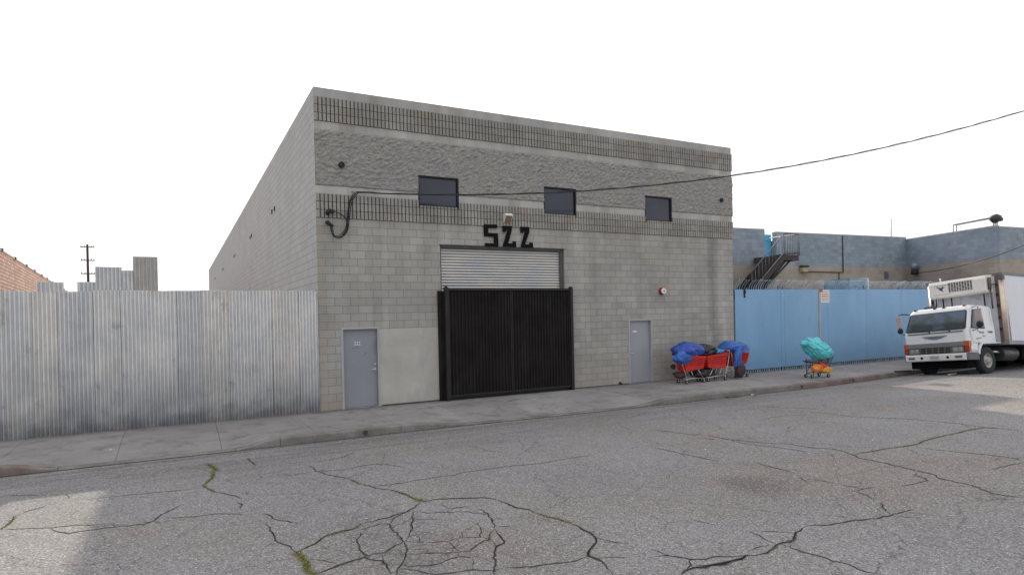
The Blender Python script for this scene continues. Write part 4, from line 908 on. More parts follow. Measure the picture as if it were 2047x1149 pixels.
def xyz_loft(secs, mb, mi=0, smooth=True, caps=True):
    n = len(secs[0]); v = [p for s in secs for p in s]; f = []
    for i in range(len(secs)-1):
        for k in range(n):
            k2 = (k+1) % n; f.append((i*n+k, i*n+k2, (i+1)*n+k2, (i+1)*n+k))
    if caps: f += [tuple(range(n)), tuple((len(secs)-1)*n+k for k in range(n-1, -1, -1))]
    mb.add(v, f, mi, False)
# cab shell: horizontal sections
def sec(x0, x1, hw, z, r=.09):
    P = []
    for cx, cy, a0 in ((x1-.03, hw-.03, 0), (x0+r, hw-r, 90), (x0+r, -hw+r, 180), (x1-.03, -hw+.03, 270)):
        rr_ = r if a0 in (90, 180) else .03
        for k in range(4): a = radians(a0+k*30); P.append((cx+rr_*cos(a), cy+rr_*sin(a), z))
    return P
cb = MB()
xyz_loft([sec(.03, .50, 1.00, .70), sec(.0, .50, HW, .80), sec(-.01, .52, HW, 1.02)], cb)   # lower nose ahead of the wheel
xyz_loft([sec(-.01, 1.58, HW, 1.022), sec(0, 1.59, HW, 1.3), sec(.02, 1.59, 1.035, 1.46), sec(.31, 1.58, .98, 2.16, .1), sec(.37, 1.56, .94, 2.25, .12), sec(.47, 1.50, .84, 2.30, .14)], cb)
cab = cb.build('cab', m_cab_w, tr, .015)
def onws(y, t_): return (.018+(.31-.018)*t_-.004, y, 1.47+(2.16-1.47)*t_)   # windscreen plane
ws = MB()
def wsq(y0, y1, t0, t1, off):
    nrm = Vector((-.69, 0, .29)).normalized()*off
    P = [(y0-.0, t0), (y1, t0), (y1-.06*(t1-t0), t1), (y0+.06*(t1-t0), t1)]
    return [Vector(onws(*q))+nrm for q in P]
def rounded(y0, y1, t0, t1, off, r=.07, n=4):
    nrm = Vector((-.69, 0, .29)).normalized()*off; P = []
    for cy, ct, a0 in ((y1-r, t1-r*1.4, 0), (y0+r, t1-r*1.4, 90), (y0+r, t0+r*1.4, 180), (y1-r, t0+r*1.4, 270)):
        for k in range(n+1):
            a = radians(a0+90*k/n); yy = cy+r*cos(a); tt = ct+r*1.4*sin(a); yy *= 1-.055*tt; P.append(Vector(onws(yy, tt))+nrm)
    return P
P = rounded(-.985, .985, .01, .95, .006); ws.add(P, [tuple(range(len(P)))]); o = ws.build('windshield_seal', m_rubber, tr)
ws = MB(); P = rounded(-.945, .945, .05, .91, .010); ws.add(P, [tuple(range(len(P)))]); o2 = ws.build('windshield', m_wind, tr)
for (y0, y1) in ((-.50, -.05), (.15, .62)):
    wp = MB(); a = Vector(onws(y0, -.04))+Vector((-.03, 0, .02)); b = Vector(onws(y1, .16))+Vector((-.03, 0, .02)); wp.tube([a, (a+b)/2+Vector((-.012, 0, 0)), b], .009, 5)
    wp.tube([Vector(onws(y0, -.06)), a], .022, 6); wp.build('wiper', m_rubber, tr)
# doors with side windows
for s, nm in ((-1, 'near'), (1, 'far')):
    d = MB(); y0 = s*(HW+.001); y1 = s*(HW+.008)
    def sy(z): return s*(1.045-(max(0, z-1.46))*.08)
    # slim door skin made of frame strips round the glass
    def qd(pts, off, mb): mb.add([(x, sy(z)+s*off, z) for x, z in pts], [tuple(range(len(pts)))])
    qd([(.30, 1.06), (1.42, 1.06), (1.44, 1.47), (.14, 1.47), (.12, 1.30)], .004, d); dn = d.build('door', m_cab_w, tr)
    g_ = MB(); qd([(.20, 1.50), (.99, 1.50), (.97, 2.13), (.46, 2.13)], .005, g_); g_.build('window_seal', m_rubber, dn)
    g_ = MB(); qd([(.27, 1.53), (.95, 1.53), (.94, 2.10), (.49, 2.10)], .009, g_); g_.build('side_window', m_wind, dn)
    g_ = MB(); yy = s*(HW+.02); g_.tube([(1.22, yy, 1.38), (1.36, yy, 1.38)], .014, 6); g_.build('door_handle', m_grd, dn)
    g_ = MB(); qd([(.143, 1.06), (.15, 1.06), (.16, 1.5), (.15, 1.5)], .006, g_); qd([(1.43, 1.06), (1.44, 1.06), (1.44, 2.15), (1.43, 2.15)], .006, g_); g_.build('door_gap', m_greyp, dn)
    if s < 0:
        tx = MB(); y_ = -1.05
        for (x0, x1, z0, z1) in ((.52, .60, 1.40, 1.44), (.62, .72, 1.34, 1.40), (.75, .80, 1.34, 1.40), (.82, .90, 1.34, 1.395), (1.13, 1.40, 1.36, 1.42), (.80, .90, 1.23, 1.27), (.86, .98, 1.23, 1.25)):
            tx.box(x0, x1, y_-.004, y_-.001, z0, z1)
        tx.build('door_lettering', m_text, dn)
        tx = MB(); tx.add([(x, -1.054, z) for x, z in ((.40, 1.13), (.72, 1.17), (.74, 1.21), (.42, 1.17))], [(0, 1, 2, 3)]); tx.build('badge', M('badge_olive', (.25, .25, .16), .6), dn)
# front details
f = MB(); f.box(-.028, -.002, -.96, .96, .94, 1.08); f.box(-.034, -.028, -.96, .96, .985, .997); f.box(-.034, -.028, -.96, .96, 1.03, 1.04); f.build('trim_panel', m_silver, tr)
f = MB(); f.box(-.02, -.001, -.98, .98, .715, .935); gr = f.build('grille', m_grd, tr)
f = MB()
for z in (.725, .80, .875, .925): f.box(-.03, -.021, -.5, .5, z-.008, z+.006)
for y in (-.5, -.3, -.1, .1, .3, .5): f.box(-.032, -.022, y-.02, y+.02, .72, .93)
f.build('grille_bars', M('grille_bar_brown', (.16, .15, .12), .4, .5), gr)
for s in (-1, 1):
    f = MB(); f.box(-.032, -.021, s*.71-.17, s*.71+.17, .735, .915); hb = f.build('headlight_bezel', m_silver, tr)
    for k in (-1, 1):
        f = MB(); f.disc((-.033, s*.71+k*.078, .825), (-1, 0, 0), .066, .012, 18, 0, .058); f.build('headlight', m_chrome, hb)
    f = MB(); yy = s*1.0
    f.box(-.03, .12, min(s*.90, s*1.062), max(s*.90, s*1.062), .93, 1.09); f.build('indicator', m_amber, tr)
    f = MB(); f.box(-.026, .09, min(s*.92, s*1.058), max(s*.92, s*1.058), .73, .925); f.build('corner_lamp', m_redl, tr)
# wing emblem
f = MB(); f.add([(-.016, y, z) for y, z in ((-.43, 1.315), (.43, 1.315), (.22, 1.225), (.05, 1.19), (-.05, 1.19), (-.22, 1.225))]+[(-.004, y, z) for y, z in ((-.43, 1.315), (.43, 1.315), (.22, 1.225), (.05, 1.19), (-.05, 1.19), (-.22, 1.225))], [(0, 1, 2, 3, 4, 5)]+[(i, (i+1) % 6, 6+(i+1) % 6, 6+i) for i in range(6)])
em = f.build('wing_emblem', m_silver, tr); f = MB(); f.box(-.02, -.017, -.2, .2, 1.25, 1.285); f.build('emblem_bar', M('emblem_blue', (.10, .13, .25), .4), em)
f = MB(); f.box(-.016, -.004, -.9, .9, 1.40, 1.435); f.build('cowl_grille', m_greyp, tr)
# bumper
f = MB(); f.prism([(-.10, .47), (-.12, .50), (-.12, .66), (-.09, .70), (.05, .70), (.05, .47)], 'y', -.98, .98); bm_ = f.build('bumper', m_bump, tr, .01)
for s in (-1, 1):
    f = MB(); P = [(-.09, .98*s), (-.05, 1.05*s), (.48, 1.07*s), (.48, .95*s), (.02, .95*s)]; f.prism(P, 'z', .47, .69); f.build('bumper_end', m_greyp, tr, .01)
    f = MB(); f.box(-.126, -.119, s*.76-.11, s*.76+.11, .545, .62); f.build('fog_light', m_greyp, bm_)
    f = MB(); f.disc((-.119, s*.42, .58), (-1, 0, 0), .045, .006, 12); f.build('tow_hole', m_under, bm_)
f = MB(); f.box(-.130, -.121, -.155, .155, .515, .655); npl = f.build('number_plate', M('plate_grey', (.42, .44, .46), .5), bm_)
f = MB()
for k in range(6): f.box(-.133, -.1305, -.12+k*.042, -.095+k*.042, .55, .615)
f.build('plate_lettering', m_text, npl)
# mirrors
for s in (-1, 1):
    f = MB(); yb = s*1.03; ym = s*1.30
    f.tube([(.34, yb, 2.18), (.28, s*1.18, 2.2), (.22, ym, 2.18), (.22, ym, 1.55), (.24, s*1.2, 1.45), (.28, yb, 1.42)], .013, 6)
    f.tube([(.75, yb, 2.15), (.4, s*1.2, 2.19), (.22, ym, 2.18)], .012, 6); am = f.build('mirror_arm', m_rubber, tr)
    f = MB(); f.box(.185, .225, ym-.10, ym+.10, 1.72, 2.12); f.build('mirror', m_mirr, am, .012)
    f = MB(); f.tube([(.235, ym, 1.60), (.21, ym, 1.60), (.17, ym, 1.60)], [.105, .10, .05], 14); f.build('round_mirror', m_rubber, am)
# roof marker lamps, antenna
for y in (-.8, -.15, .15, .8):
    f = MB(); f.box(.38, .46, y-.035, y+.035, 2.255, 2.30); f.build('roof_marker', m_redl if y == -.8 else m_rubber, tr)
# fenders
for s in (-1, 1):
    f = MB(); a_ = []; b_ = []
    for k in range(9):
        an = radians(190-k*13); a_.append((1.08+.60*cos(an)*1.0, .44+.60*sin(an)))
    P = [(.47, .66), (.50, .80), (.58, .93), (.70, 1.03), (1.80, 1.06), (1.80, 1.02), (.74, .985), (.64, .89), (.565, .78), (.53, .64)]
    f.prism(P, 'y', min(s*.72, s*1.075), max(s*.72, s*1.075)); f.build('fender', m_cab_w, tr, .008)
# wheels
def wheel(x, s, dual=False):
    yo = s*1.02; yi = s*(.78 if not dual else .55)
    t_ = MB(); w_ = [(yi, .40), (yi+s*.02, .44), (yi+s*.06, .455), (yo-s*.06, .455), (yo-s*.02, .44), (yo, .39), (yo-s*.01, .25)]
    n = 36; v = [(x+r*cos(2*pi*k/n), y, .452+r*sin(2*pi*k/n)) for y, r in w_ for k in range(n)]
    t_.add(v, [(i*n+k, i*n+(k+1) % n, (i+1)*n+(k+1) % n, (i+1)*n+k) for i in range(len(w_)-1) for k in range(n)], 0, True)
    t_.disc((x, yi, .452), (0, s, 0), .40, .01, n)
    wh_ = empty('wheel'); wh_.parent = tr
    t_.build('tyre', m_tread, wh_)
    r_m = MB(); prof = [(yo-s*.015, .26), (yo-s*.03, .235), (yo-s*.10, .22), (yo-s*.11, .15), (yo-s*.01, .12), (yo+s*.02, .08), (yo+s*.03, .001)]
    v = [(x+r*cos(2*pi*k/n), y, .452+r*sin(2*pi*k/n)) for y, r in prof for k in range(n)]
    r_m.add(v, [(i*n+k, i*n+(k+1) % n, (i+1)*n+(k+1) % n, (i+1)*n+k) for i in range(len(prof)-1) for k in range(n)], 0, True)
    r_m.build('rim', m_rim, wh_)
    for k in range(8):
        a = 2*pi*k/8; h = MB(); h.disc((x+.185*cos(a), yo-s*.108, .452+.185*sin(a)), (0, s, 0), .028, .006, 10); h.build('hand_hole', m_under, wh_)
    for k in range(6):
        a = 2*pi*k/6; h = MB(); h.disc((x+.1*cos(a), yo-s*.0, .452+.1*sin(a)), (0, s, 0), .014, .025, 6); h.build('wheel_nut', m_steel, wh_)
for s in (-1, 1): wheel(1.06, s); wheel(5.9, s, True)
# chassis and underbody
f = MB(); f.box(.1, 8.2, -.45, -.33, .62, .88); f.box(.1, 8.2, .33, .45, .62, .88)
for x in (.3, 1.6, 3, 4.5, 6.4, 8): f.box(x, x+.1, -.329, .329, .65, .85)
f.build('chassis', m_under, tr)
f = MB(); f.box(.12, .62, -.88, .95, .22, .70); f.box(.96, 1.7, -.6, .6, .40, .98); f.build('engine_shade_slab', m_under, tr, .03)  # engine bulk; front slab lowered and blackened to add shade under the bumper
f = MB(); f.tube([(1.06, -.85, .452), (1.06, .85, .452)], .07, 8); f.tube([(5.9, -.85, .452), (5.9, .85, .452)], .09, 8); f.build('axle', m_under, tr)
f = MB(); f.tube([(2.1, -.75, .68), (3.0, -.75, .68)], .25, 18); f.build('fuel_tank', M('tank_steel', (.10, .10, .105), .4, .6), tr)
f = MB(); f.box(3.15, 3.9, -1.0, -.55, .48, .92); f.build('battery_box', m_under, tr, .02)
f = MB(); f.tube([(1.75, -.8, .74), (1.82, -.86, .74), (2.02, -.86, .72)], .045, 8); f.build('air_filter', m_chrome, tr)
f = MB(); f.box(2.1, 8.4, .6, .7, .25, .95); f.build('side_guard', m_under, tr)
# cargo box
BX0, BX1, BY, BZ0, BZ1 = 1.93, 8.6, 1.25, .97, 3.40
f = MB(); f.box(BX0+.06, BX1, -BY, BY, BZ0+.13, BZ1-.08); box = f.build('cargo_box', m_boxw, tr)
f = MB(); f.box(BX0, BX0+.058, -BY+.10, BY-.10, BZ0+.1, BZ1-.06); f.build('box_front', m_boxf, tr)
f = MB(); f.box(BX0+.0, BX1, -BY-.012, -BY+.2, BZ1-.078, BZ1+.02); f.box(BX0, BX1, BY-.2, BY+.012, BZ1-.078, BZ1+.02); f.box(BX0-.012, BX0+.2, -BY+.201, BY-.201, BZ1-.078, BZ1+.02); f.build('top_rail', M('top_rail_grey', (.17, .17, .17), .5, .3), box)
f = MB(); f.box(BX0+.2, BX1, -BY+.2, BY-.2, BZ1-.03, BZ1+.0); f.build('roof_skin', m_boxf, box)
f = MB(); f.box(BX0, BX1, -BY-.01, BY+.01, BZ0, BZ0+.128); f.build('bottom_rail', M('bottom_rail_grey', (.27, .27, .29), .5, .4), box)
for s in (-1, 1):
    P = []
    for k in range(7): a = radians(180+(-90 if s > 0 else 90)*k/6); P.append((BX0+.15+.165*cos(a), s*(BY-.15)+.165*sin(a)))
    P += [(BX0+.16, s*(BY-.05))]
    f = MB(); f.prism(P, 'z', BZ0+.13, BZ1-.10, 0, True); cpst = f.build('corner_post', m_gold, box)
    f = MB(); f.box(BX0-.022, BX0+.035, min(s*1.02, s*1.12), max(s*1.02, s*1.12), BZ0+.1, BZ1-.05); cs = f.build('corner_strip', m_maroon, box)
    for z in (1.45, 1.85, 2.25, 2.62):
        f = MB(); f.box(BX0-.05, BX0-.023, min(s*1.03, s*1.10), max(s*1.03, s*1.10), z, z+.09); f.build('hinge', m_rubber, cs)
f = MB(); f.box(BX0-.015, BX0+.12, -BY-.015, -BY+.22, BZ1-.22, BZ1-.079); f.build('corner_cap', m_maroon, box)
# seams / rivet line on box side
f = MB()
for x in (3.4, 4.6, 5.8, 7.0): f.box(x, x+.03, -BY-.004, -BY, BZ0+.14, BZ1-.09)
f.build('side_seam', m_boxf, box)
# reefer unit
f = MB(); f.prism([(1.45, 2.80), (1.45, 3.22), (1.50, 3.33), (1.92, 3.37), (1.92, 2.74), (1.52, 2.74)], 'y', -.96, .90); rf_ = f.build('reefer_unit', m_reef, tr, .02)
f = MB(); f.box(1.435, 1.452, -.60, .22, 2.90, 3.25); gl = f.build('vent_frame', m_reef, rf_)
for i in range(9):
    for j in range(7):
        f = MB() if i == 0 and j == 0 else f; y = -.565+i*.088; z = 2.915+j*.047; f.box(1.428, 1.4345, y, y+.062, z, z+.030)
f.build('vent_holes', m_under, gl)
by, bz = .47, 3.05
f = MB(); B = [(-.16, .10), (-.05, .075), (.0, .05), (.06, .09), (.15, .055), (.075, .03), (.045, -.01), (.09, -.11), (.01, -.05), (-.02, -.035), (-.07, -.02), (-.035, .015), (-.1, .045)]
f.add([(1.446, by-a, bz+b) for a, b in B], [tuple(range(len(B)))]); f.build('bird_logo', m_silh, rf_)
f = MB()
for k in range(7): f.box(1.445, 1.449, .70-k*.09-.055, .70-k*.09, 3.175-(.01 if k % 2 else 0), 3.205)
for k in range(8): f.box(1.445, 1.449, .74-k*.075-.05, .74-k*.075, 2.855, 2.87)
f.build('unit_lettering', m_text, rf_)
f = MB(); f.tube([(1.62, -1.0, 2.86), (1.62, -1.02, 3.25)], .055, 8); f.tube([(1.66, -1.0, 2.3), (1.66, -1.0, 2.86)], .025, 6); f.build('exhaust', m_maroon, tr)
for (y, z0) in ((.62, 2.34), (.33, 2.34), (-.72, 2.2), (-.95, 2.2), (.86, 2.34)):
    f = MB(); f.tube([(1.78, y, z0), (1.78, y, 2.76)], .022, 6); f.build('hose', m_under, tr)
f = MB(); f.tube([(1.62, -1.0, 3.0), (1.8, -1.05, 3.02), (1.93, -1.1, 3.0)], .016, 5); f.build('hose', m_under, tr)
f = MB(); f.tube([(1.6, .55, 3.35), (1.6, .55, 3.47)], .03, 6); f.build('valve', m_offw, rf_)
f = MB(); f.box(1.62, 1.70, .80, 1.22, .8, 2.5); f.build('far_side_post', m_greyp, tr)

# ------------------------------------------------------------------ shopping carts
m_redp = M('red_plastic', (.52, .022, .016), .4, var=.18, vs=4, bump=.05); m_wire = M('cart_wire', (.5, .5, .5), .35, .8, bump=0); m_brown = M('brown_wire', (.13, .06, .05), .6, .3, var=.3, bump=0)
def cart(loc, rz, L=.92, label='', m_b=m_redp, m_f=m_wire, zb=.40, zt=.91, w=.50, wire=False):
    c = empty('shopping_cart', loc, rz); tag(c, label, 'shopping cart', 'shopping carts on the sidewalk')
    # basket tapers towards the nose (+x)
    def rect(x0, x1, hw0, hw1, z0, z1): return [(x0, -hw0, z0), (x1, -hw1, z1), (x1, hw1, z1), (x0, hw0, z0)]
    bot = rect(.10, L-.10, w*.40, w*.30, zb, zb+.06); top = rect(0, L, w*.5, w*.40, zt+.02, zt-.06)
    b = MB()
    if wire:
        for k in range(6):
            u = k/5; R = [Vector(bot[i]).lerp(Vector(top[i]), u) for i in range(4)]; b.tube(R+[R[0]], .006, 4)
        for i in range(4):
            A0, A1, B0, B1 = (Vector(bot[i]), Vector(bot[(i+1) % 4]), Vector(top[i]), Vector(top[(i+1) % 4]))
            for k in range(9): b.tube([A0.lerp(A1, k/9), B0.lerp(B1, k/9)], .004, 4)
    else:
        for i in range(4):
            A0, A1, B0, B1 = (Vector(bot[i]), Vector(bot[(i+1) % 4]), Vector(top[i]), Vector(top[(i+1) % 4])); ctr = Vector((L/2, 0, .7))
            ins = (ctr-(A0+B1)/2); ins.z = 0; ins = ins.normalized()*.012
            # open lattice: horizontal and vertical plastic bars plus solid lower skirt
            def bar(p, q, r_, s_):
                b.add([p, q, r_, s_, p+ins, q+ins, r_+ins, s_+ins], [(0, 1, 2, 3), (7, 6, 5, 4), (0, 4, 5, 1), (1, 5, 6, 2), (2, 6, 7, 3), (3, 7, 4, 0)])
            for (u0, u1) in ((0, .30), (.36, .42), (.50, .56), (.64, .70), (.82, 1.0)): bar(A0.lerp(B0, u0), A1.lerp(B1, u0), A1.lerp(B1, u1), A0.lerp(B0, u1))
            n = 13 if i % 2 == 0 else 8
            for k in range(n):
                t0, t1 = k/n, (k+.42)/n
                bar(A0.lerp(A1, t0).lerp(B0.lerp(B1, t0), .3), A0.lerp(A1, t1).lerp(B0.lerp(B1, t1), .3), A0.lerp(A1, t1).lerp(B0.lerp(B1, t1), .83)+ins*.3, A0.lerp(A1, t0).lerp(B0.lerp(B1, t0), .83)+ins*.3)
        b.add([tuple(p) for p in bot], [(0, 1, 2, 3)])
    b.build('basket', m_b, c)
    f = MB()
    for s in (-1, 1):
        y = s*w*.42
        f.tube([(.0, y, zt+.06), (-.10, y, zt+.07), (-.02, y, .55), (.10, y, .24), (.12, y, .13)], .013, 6)
        f.tube([(.10, y, .16), (.45, y*.9, .17), (L-.08, y*.7, .14)], .013, 6); f.tube([(.42, y*.9, .17), (.30, y, zb)], .011, 6); f.tube([(L-.12, y*.72, .15), (L-.32, y*.75, zb+.03)], .011, 6)
    f.tube([(.12, -w*.42, .16), (.12, w*.42, .16)], .012, 6); f.tube([(L-.08, -w*.29, .14), (L-.08, w*.29, .14)], .012, 6)
    f.build('frame', m_f, c)
    f = MB(); f.tube([(-.10, -w*.44, zt+.07), (-.10, w*.44, zt+.07)], .018, 8); f.build('handle', m_b if not wire else m_f, c)
    for (x, y) in ((.12, w*.42), (.12, -w*.42), (L-.08, w*.29), (L-.08, -w*.29)):
        k = MB(); k.disc((x, y-.016, .063), (0, 1, 0), .062, .032, 16); wl_ = k.build('wheel', m_rubber, c)
        k = MB(); k.disc((x, y-.022, .063), (0, 1, 0), .022, .044, 10); k.tube([(x, y, .063), (x, y, .15)], .018, 6); k.build('caster_fork', m_wire, wl_)
    return c
A = cart((11.02, -1.02, 0), radians(-4), .95, 'red plastic shopping cart nearest the pale door under a dark blue tarp')
B = cart((12.98, -.98, 0), radians(183), .95, 'middle red shopping cart with black bag, its tall chrome handle to the right')
Cc = cart((13.48, -.76, 0), radians(2), .85, 'rightmost red shopping cart in front of the blue fence corner with blue tarp')
Dd = cart((16.22, -2.5, 0), radians(172), .84, 'brown wire shopping cart by the kerb carrying a turquoise bag', m_brown, m_brown, .44, .62, .46, True)
f = MB()
for (x, y) in ((.12, .19), (.12, -.19), (.72, .14), (.72, -.14)): f.tube([(x, y, .12), (x, y, .66)], .013, 5)
f.build('upright', m_brown, Dd)
def blob(name, c, size, seed, m, label=None, cat=None, amp=.16, flat=.0, fold=.10, shape=None, sub=5, group=None, parent=None, rz=0):
    bm = bmesh.new(); bmesh.ops.create_icosphere(bm, subdivisions=sub, radius=1)
    for v in bm.verts:
        p = v.co.copy(); n1 = noise.noise(p*1.3+Vector((seed, 0, 0))); n2 = abs(noise.noise(p*3.1+Vector((0, seed, 0)))); n3 = abs(noise.noise(Vector((p.x*5, p.y*5, p.z*2.2))+Vector((seed, seed, 0))))
        n4 = noise.noise(p*11+Vector((0, 0, seed)))
        r = 1+amp*n1*1.6-fold*.8*(1-n2*2.4)*.5-fold*.3*(1-2.6*n3)*.45+.006*n4
        for (sx_, sy_, sz_, am) in ((1.2, 2.2, .6, .06), (.8, 2.9, 2.1, .045)):
            w_ = noise.noise(Vector((p.x*sx_+seed, p.y*sy_, p.z*sz_-seed))); r -= am*max(0, 1-abs(w_)*7); r += am*.6*max(0, 1-abs(w_-.2)*6)
        q = p*r
        if shape: q = shape(q)
        if q.z < -flat and flat: q.z = -flat+(q.z+flat)*.15
        v.co = Vector((q.x*size[0], q.y*size[1], q.z*size[2]))
    for f_ in bm.faces: f_.smooth = True
    me = bpy.data.meshes.new(name); bm.to_mesh(me); bm.free(); me.materials.append(m)
    o = bpy.data.objects.new(name, me); col.objects.link(o); o.location = c; o.rotation_euler = (0, 0, rz)
    if label: tag(o, label, cat, group)
    if parent: o.parent = parent
    return o
def cloth_m(name, c, rough=.4, d=None):
    t = NT(name); k = t.noise(4, 5, .6); cc = t.mix(t.rng(k, .35, .65, 0, 1), c, d or tuple(q*.55 for q in c)); t.bump(t.noise(5, 3, .5, dist=2.2), .5, .03); return t.fin(cc, rough, 0, .5)
m_tarp = cloth_m('dark_blue_tarp', (.02, .075, .42)); m_tarp2 = cloth_m('blue_tarp', (.02, .13, .50)); m_lblue = cloth_m('light_blue_tarp', (.03, .30, .68)); m_bbag = cloth_m('black_bag', (.012, .013, .014), .35); m_teal = cloth_m('turquoise_bag', (.11, .58, .63), .33, (.07, .46, .52)); m_brn = cloth_m('brown_bag', (.07, .025, .03), .6); m_or = cloth_m('orange_bag', (.85, .26, .03), .5); m_rd = cloth_m('red_cloth', (.8, .05, .03), .5); m_yl = cloth_m('yellow_bag', (.85, .42, .04), .5)
def sag(q): return Vector((q.x, q.y, q.z if q.z > 0 else q.z*.6))
blob('tarp_bundle', (11.40, -1.0, 1.05), (.62, .36, .28), 1.3, m_tarp, 'dark blue tarp bundle piled on the cart nearest the pale door', 'tarp bundle', flat=.5, amp=.10, fold=.05)
blob('tarp', (10.98, -1.22, .86), (.36, .12, .20), 7.7, m_tarp2, 'blue tarp end drooping over the left side of the leftmost cart', 'tarp')
blob('rubbish_bag', (12.3, -.95, 1.0), (.40, .26, .22), 4.1, m_bbag, 'black bag slumped between the left and middle red carts', 'bag', shape=lambda q: Vector((q.x, q.y, q.z*(1-.45*q.x))))
blob('tarp', (12.72, -.92, .96), (.34, .24, .09), 5.5, m_lblue, 'light blue tarp lying flat on the middle red cart', 'tarp')
blob('tarp_bundle', (13.72, -.78, 1.02), (.66, .34, .24), 9.2, m_tarp2, 'bright blue tarp bundle on the rightmost red cart beside the fence', 'tarp bundle', flat=.45, amp=.10, fold=.06, shape=lambda q: Vector((q.x, q.y, q.z-.25*q.x)))
blob('blue_cloth', (13.38, -1.28, .74), (.15, .09, .36), 3.2, m_tarp2, 'blue cloth hanging down beside the chrome cart handle', 'cloth', shape=lambda q: Vector((q.x+.55*q.z, q.y, q.z)))
blob('brown_bag', (13.5, -1.22, .34), (.16, .14, .32), 8.2, m_brn, 'dark brown bag standing on the sidewalk between the right carts', 'bag', flat=.9)
blob('black_crate_bag', (12.15, -.88, .27), (.52, .24, .21), 6.1, m_bbag, 'large black bag stuffed under the left and middle carts', 'bag', flat=.85)
blob('dark_bundle', (11.1, -.95, .27), (.24, .20, .12), 2.6, m_brn, 'dark reddish bundle on the lower rack of the leftmost cart', 'bundle', flat=.8)
blob('rolled_bag', (14.0, -.85, .28), (.16, .16, .22), 12.6, m_brn, 'maroon roll standing under the rightmost cart', 'bag', flat=.9)
kn = MB(); kn.disc((10.78, -.98, .56), (0, -1, 0), .085, .05, 16); kn.tube([(10.78, -.95, .56), (10.9, -.95, .45)], .012, 6); tag(kn.build('spare_wheel', m_rubber), 'small black wheel hanging at the left side of the leftmost cart', 'wheel')
# turquoise bag with two tied ears
def tealshape(q):
    # lean up-left (towards -x) with bulge to the right
    x, y, z = q; x2 = x*(1.0 if z < .3 else 1-.10*(z-.3))-.50*z
    return Vector((x2, y, z*(1+.12*(-x if x < 0 else 0))))
tb_ = blob('turquoise_bag', (15.76, -2.5, .95), (.47, .38, .38), 5.9, m_teal, 'shiny turquoise plastic bag bulging over the brown wire cart', 'bag', amp=.10, fold=.16, shape=tealshape, rz=radians(-14))
blob('ear', (-.52, -.05, .22), (.17, .10, .11), 2.2, m_teal, fold=.2, sub=4, parent=tb_); blob('ear', (.0, .02, .30), (.15, .12, .11), 3.2, m_teal, fold=.2, sub=4, parent=tb_)
blob('orange_bag', (15.64, -2.58, .32), (.24, .15, .15), 4.4, m_or, 'orange bag on the lower rack of the brown wire cart', 'bag', flat=.7)
blob('red_cloth', (15.86, -2.60, .38), (.17, .12, .13), 1.4, m_rd, 'red cloth bunched on the lower rack of the brown cart', 'cloth', flat=.7)
blob('yellow_bag', (16.0, -2.62, .26), (.26, .15, .12), 7.4, m_yl, 'yellow-orange bag low on the brown wire cart, right of the red cloth', 'bag', flat=.7)
# ------------------------------------------------------------------ litter and weeds
m_paper = M('paper', (.7, .7, .68), .8, bump=0)
LIT = [(-4.3,-2.1,'white paper scrap on the sidewalk in front of the corrugated fence'),
 (-.3,-3.5,'white paper scrap in the gutter below the fence end, left of the kerb drain hole'),
 (2.75,-3.42,'small white scrap where the kerb drops to the driveway before the gate'),
 (1.1,-6.2,'tiny white speck of paper on the asphalt straight in front of the left door'),
 (-2.75,-7.6,'white speck of paper near the edge of the sunlit patch at left'),
 (-1.2,-8.9,'white paper scrap beside the left bend of the big mossy crack'),
 (7.4,-9.6,'white speck on the asphalt below the dark oil stain'),
 (8.9,-9.1,'white sliver of paper on the bare asphalt at the far right'),
 (4.7,-8.4,'white speck of paper on the asphalt just above the dark oil stain'),
 (6.6,-11.3,'pale scrap near the lower right corner of the road'),
 (10.4,-3.75,'white scrap in the road in front of the leaf heap'),
 (16.7,-3.6,'white scrap at the reddish kerb between brown cart and truck')]
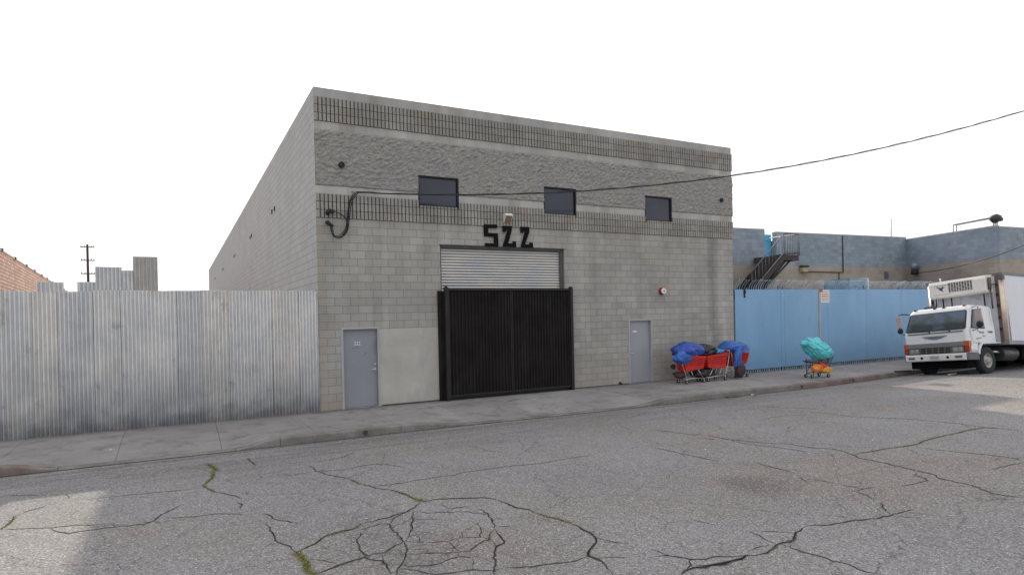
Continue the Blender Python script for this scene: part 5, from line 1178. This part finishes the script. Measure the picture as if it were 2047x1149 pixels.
def scrap(name, x, y, s, seed, m):
    b = MB(); n = 6; v = [(x, y, 0)]
    for k in range(n):
        a = 2*pi*k/n; r = s*(.7+.6*abs(noise.noise((k*1.7, seed, 0)))); v.append((x+r*cos(a)*1.5, y+r*sin(a)*.8, .006+.02*abs(noise.noise((k*2.1, seed, 5)))*(s/.03)))
    zz = [(zr(p[0], p[1]) if y < yc(x) else zs(p[0], p[1]))+.006 for p in v]
    b.add([(p[0], p[1], z+p[2]) for p, z in zip(v, zz)], [(0, k+1, (k+1) % n+1) for k in range(n)]); return b.build(name, m)
for i, (x, y, lb) in enumerate(LIT):
    o = scrap('paper_scrap', x, y, random.uniform(.014, .028), i*3.3, m_paper); tag(o, lb, 'litter', 'paper scraps on the street')
o = scrap('crushed_wrapper', 11.5, yc(11.5)-.25, .12, 2, m_paper); tag(o, 'flattened white wrapper in the gutter below the red carts', 'litter')
blob('leaf_litter', (10.75, yc(10.75)-.15, zr(10.75, yc(10.75)-.15)+.02), (.26, .10, .035), 3.1, cloth_m('dead_leaves', (.10, .09, .05), .9), 'small heap of dead leaves in the gutter left of the wrapper', 'leaf litter', flat=.3)
bd_ = MB(); bd_.box(-.30, .30, -.03, .03, 0, .03); o = bd_.build('broken_slat', m_paper); o.location = (19.9, -4.55, zr(19.9, -4.55)+.01); o.rotation_euler = (0, 0, .15); tag(o, 'pale broken slat on the asphalt under the truck front', 'debris')
bd_ = MB(); bd_.box(-.35, .35, -.03, .03, 0, .05); o = bd_.build('dark_board', m_rubber); o.location = (19.15, -3.35, .04); o.rotation_euler = (0, 0, -.2); tag(o, 'dark flat board sticking out past the far front corner of the truck', 'debris')
wd = MB()
for w_, pts in MOSSY:
    P = [Vector(p) for p in pts]
    for a, b in zip(P, P[1:]):
        L = (b-a).length; n = int(L*(120+w_*130))
        for k in range(n):
            c = a.lerp(b, random.random())+Vector((random.gauss(0, .0075*w_), random.gauss(0, .0075*w_)))
            z = zr(c.x, c.y)+.003; an = random.uniform(0, 2*pi); l = random.uniform(.008, .022)*(1+w_*.12); h = random.uniform(.004, .016)
            d = Vector((cos(an), sin(an))); e = Vector((-d.y, d.x))*.004
            wd.add([(c.x-e.x, c.y-e.y, z), (c.x+e.x, c.y+e.y, z), (c.x+d.x*l, c.y+d.y*l, z+h)], [(0, 1, 2)])
t = NT('weed_green'); wc = t.mix(t.noise(30, 2), (.12, .13, .035), (.24, .225, .075)); m_weed = t.fin(wc, .8, 0, .2)
tag(wd.build('crack_weeds', m_weed), kind='stuff')
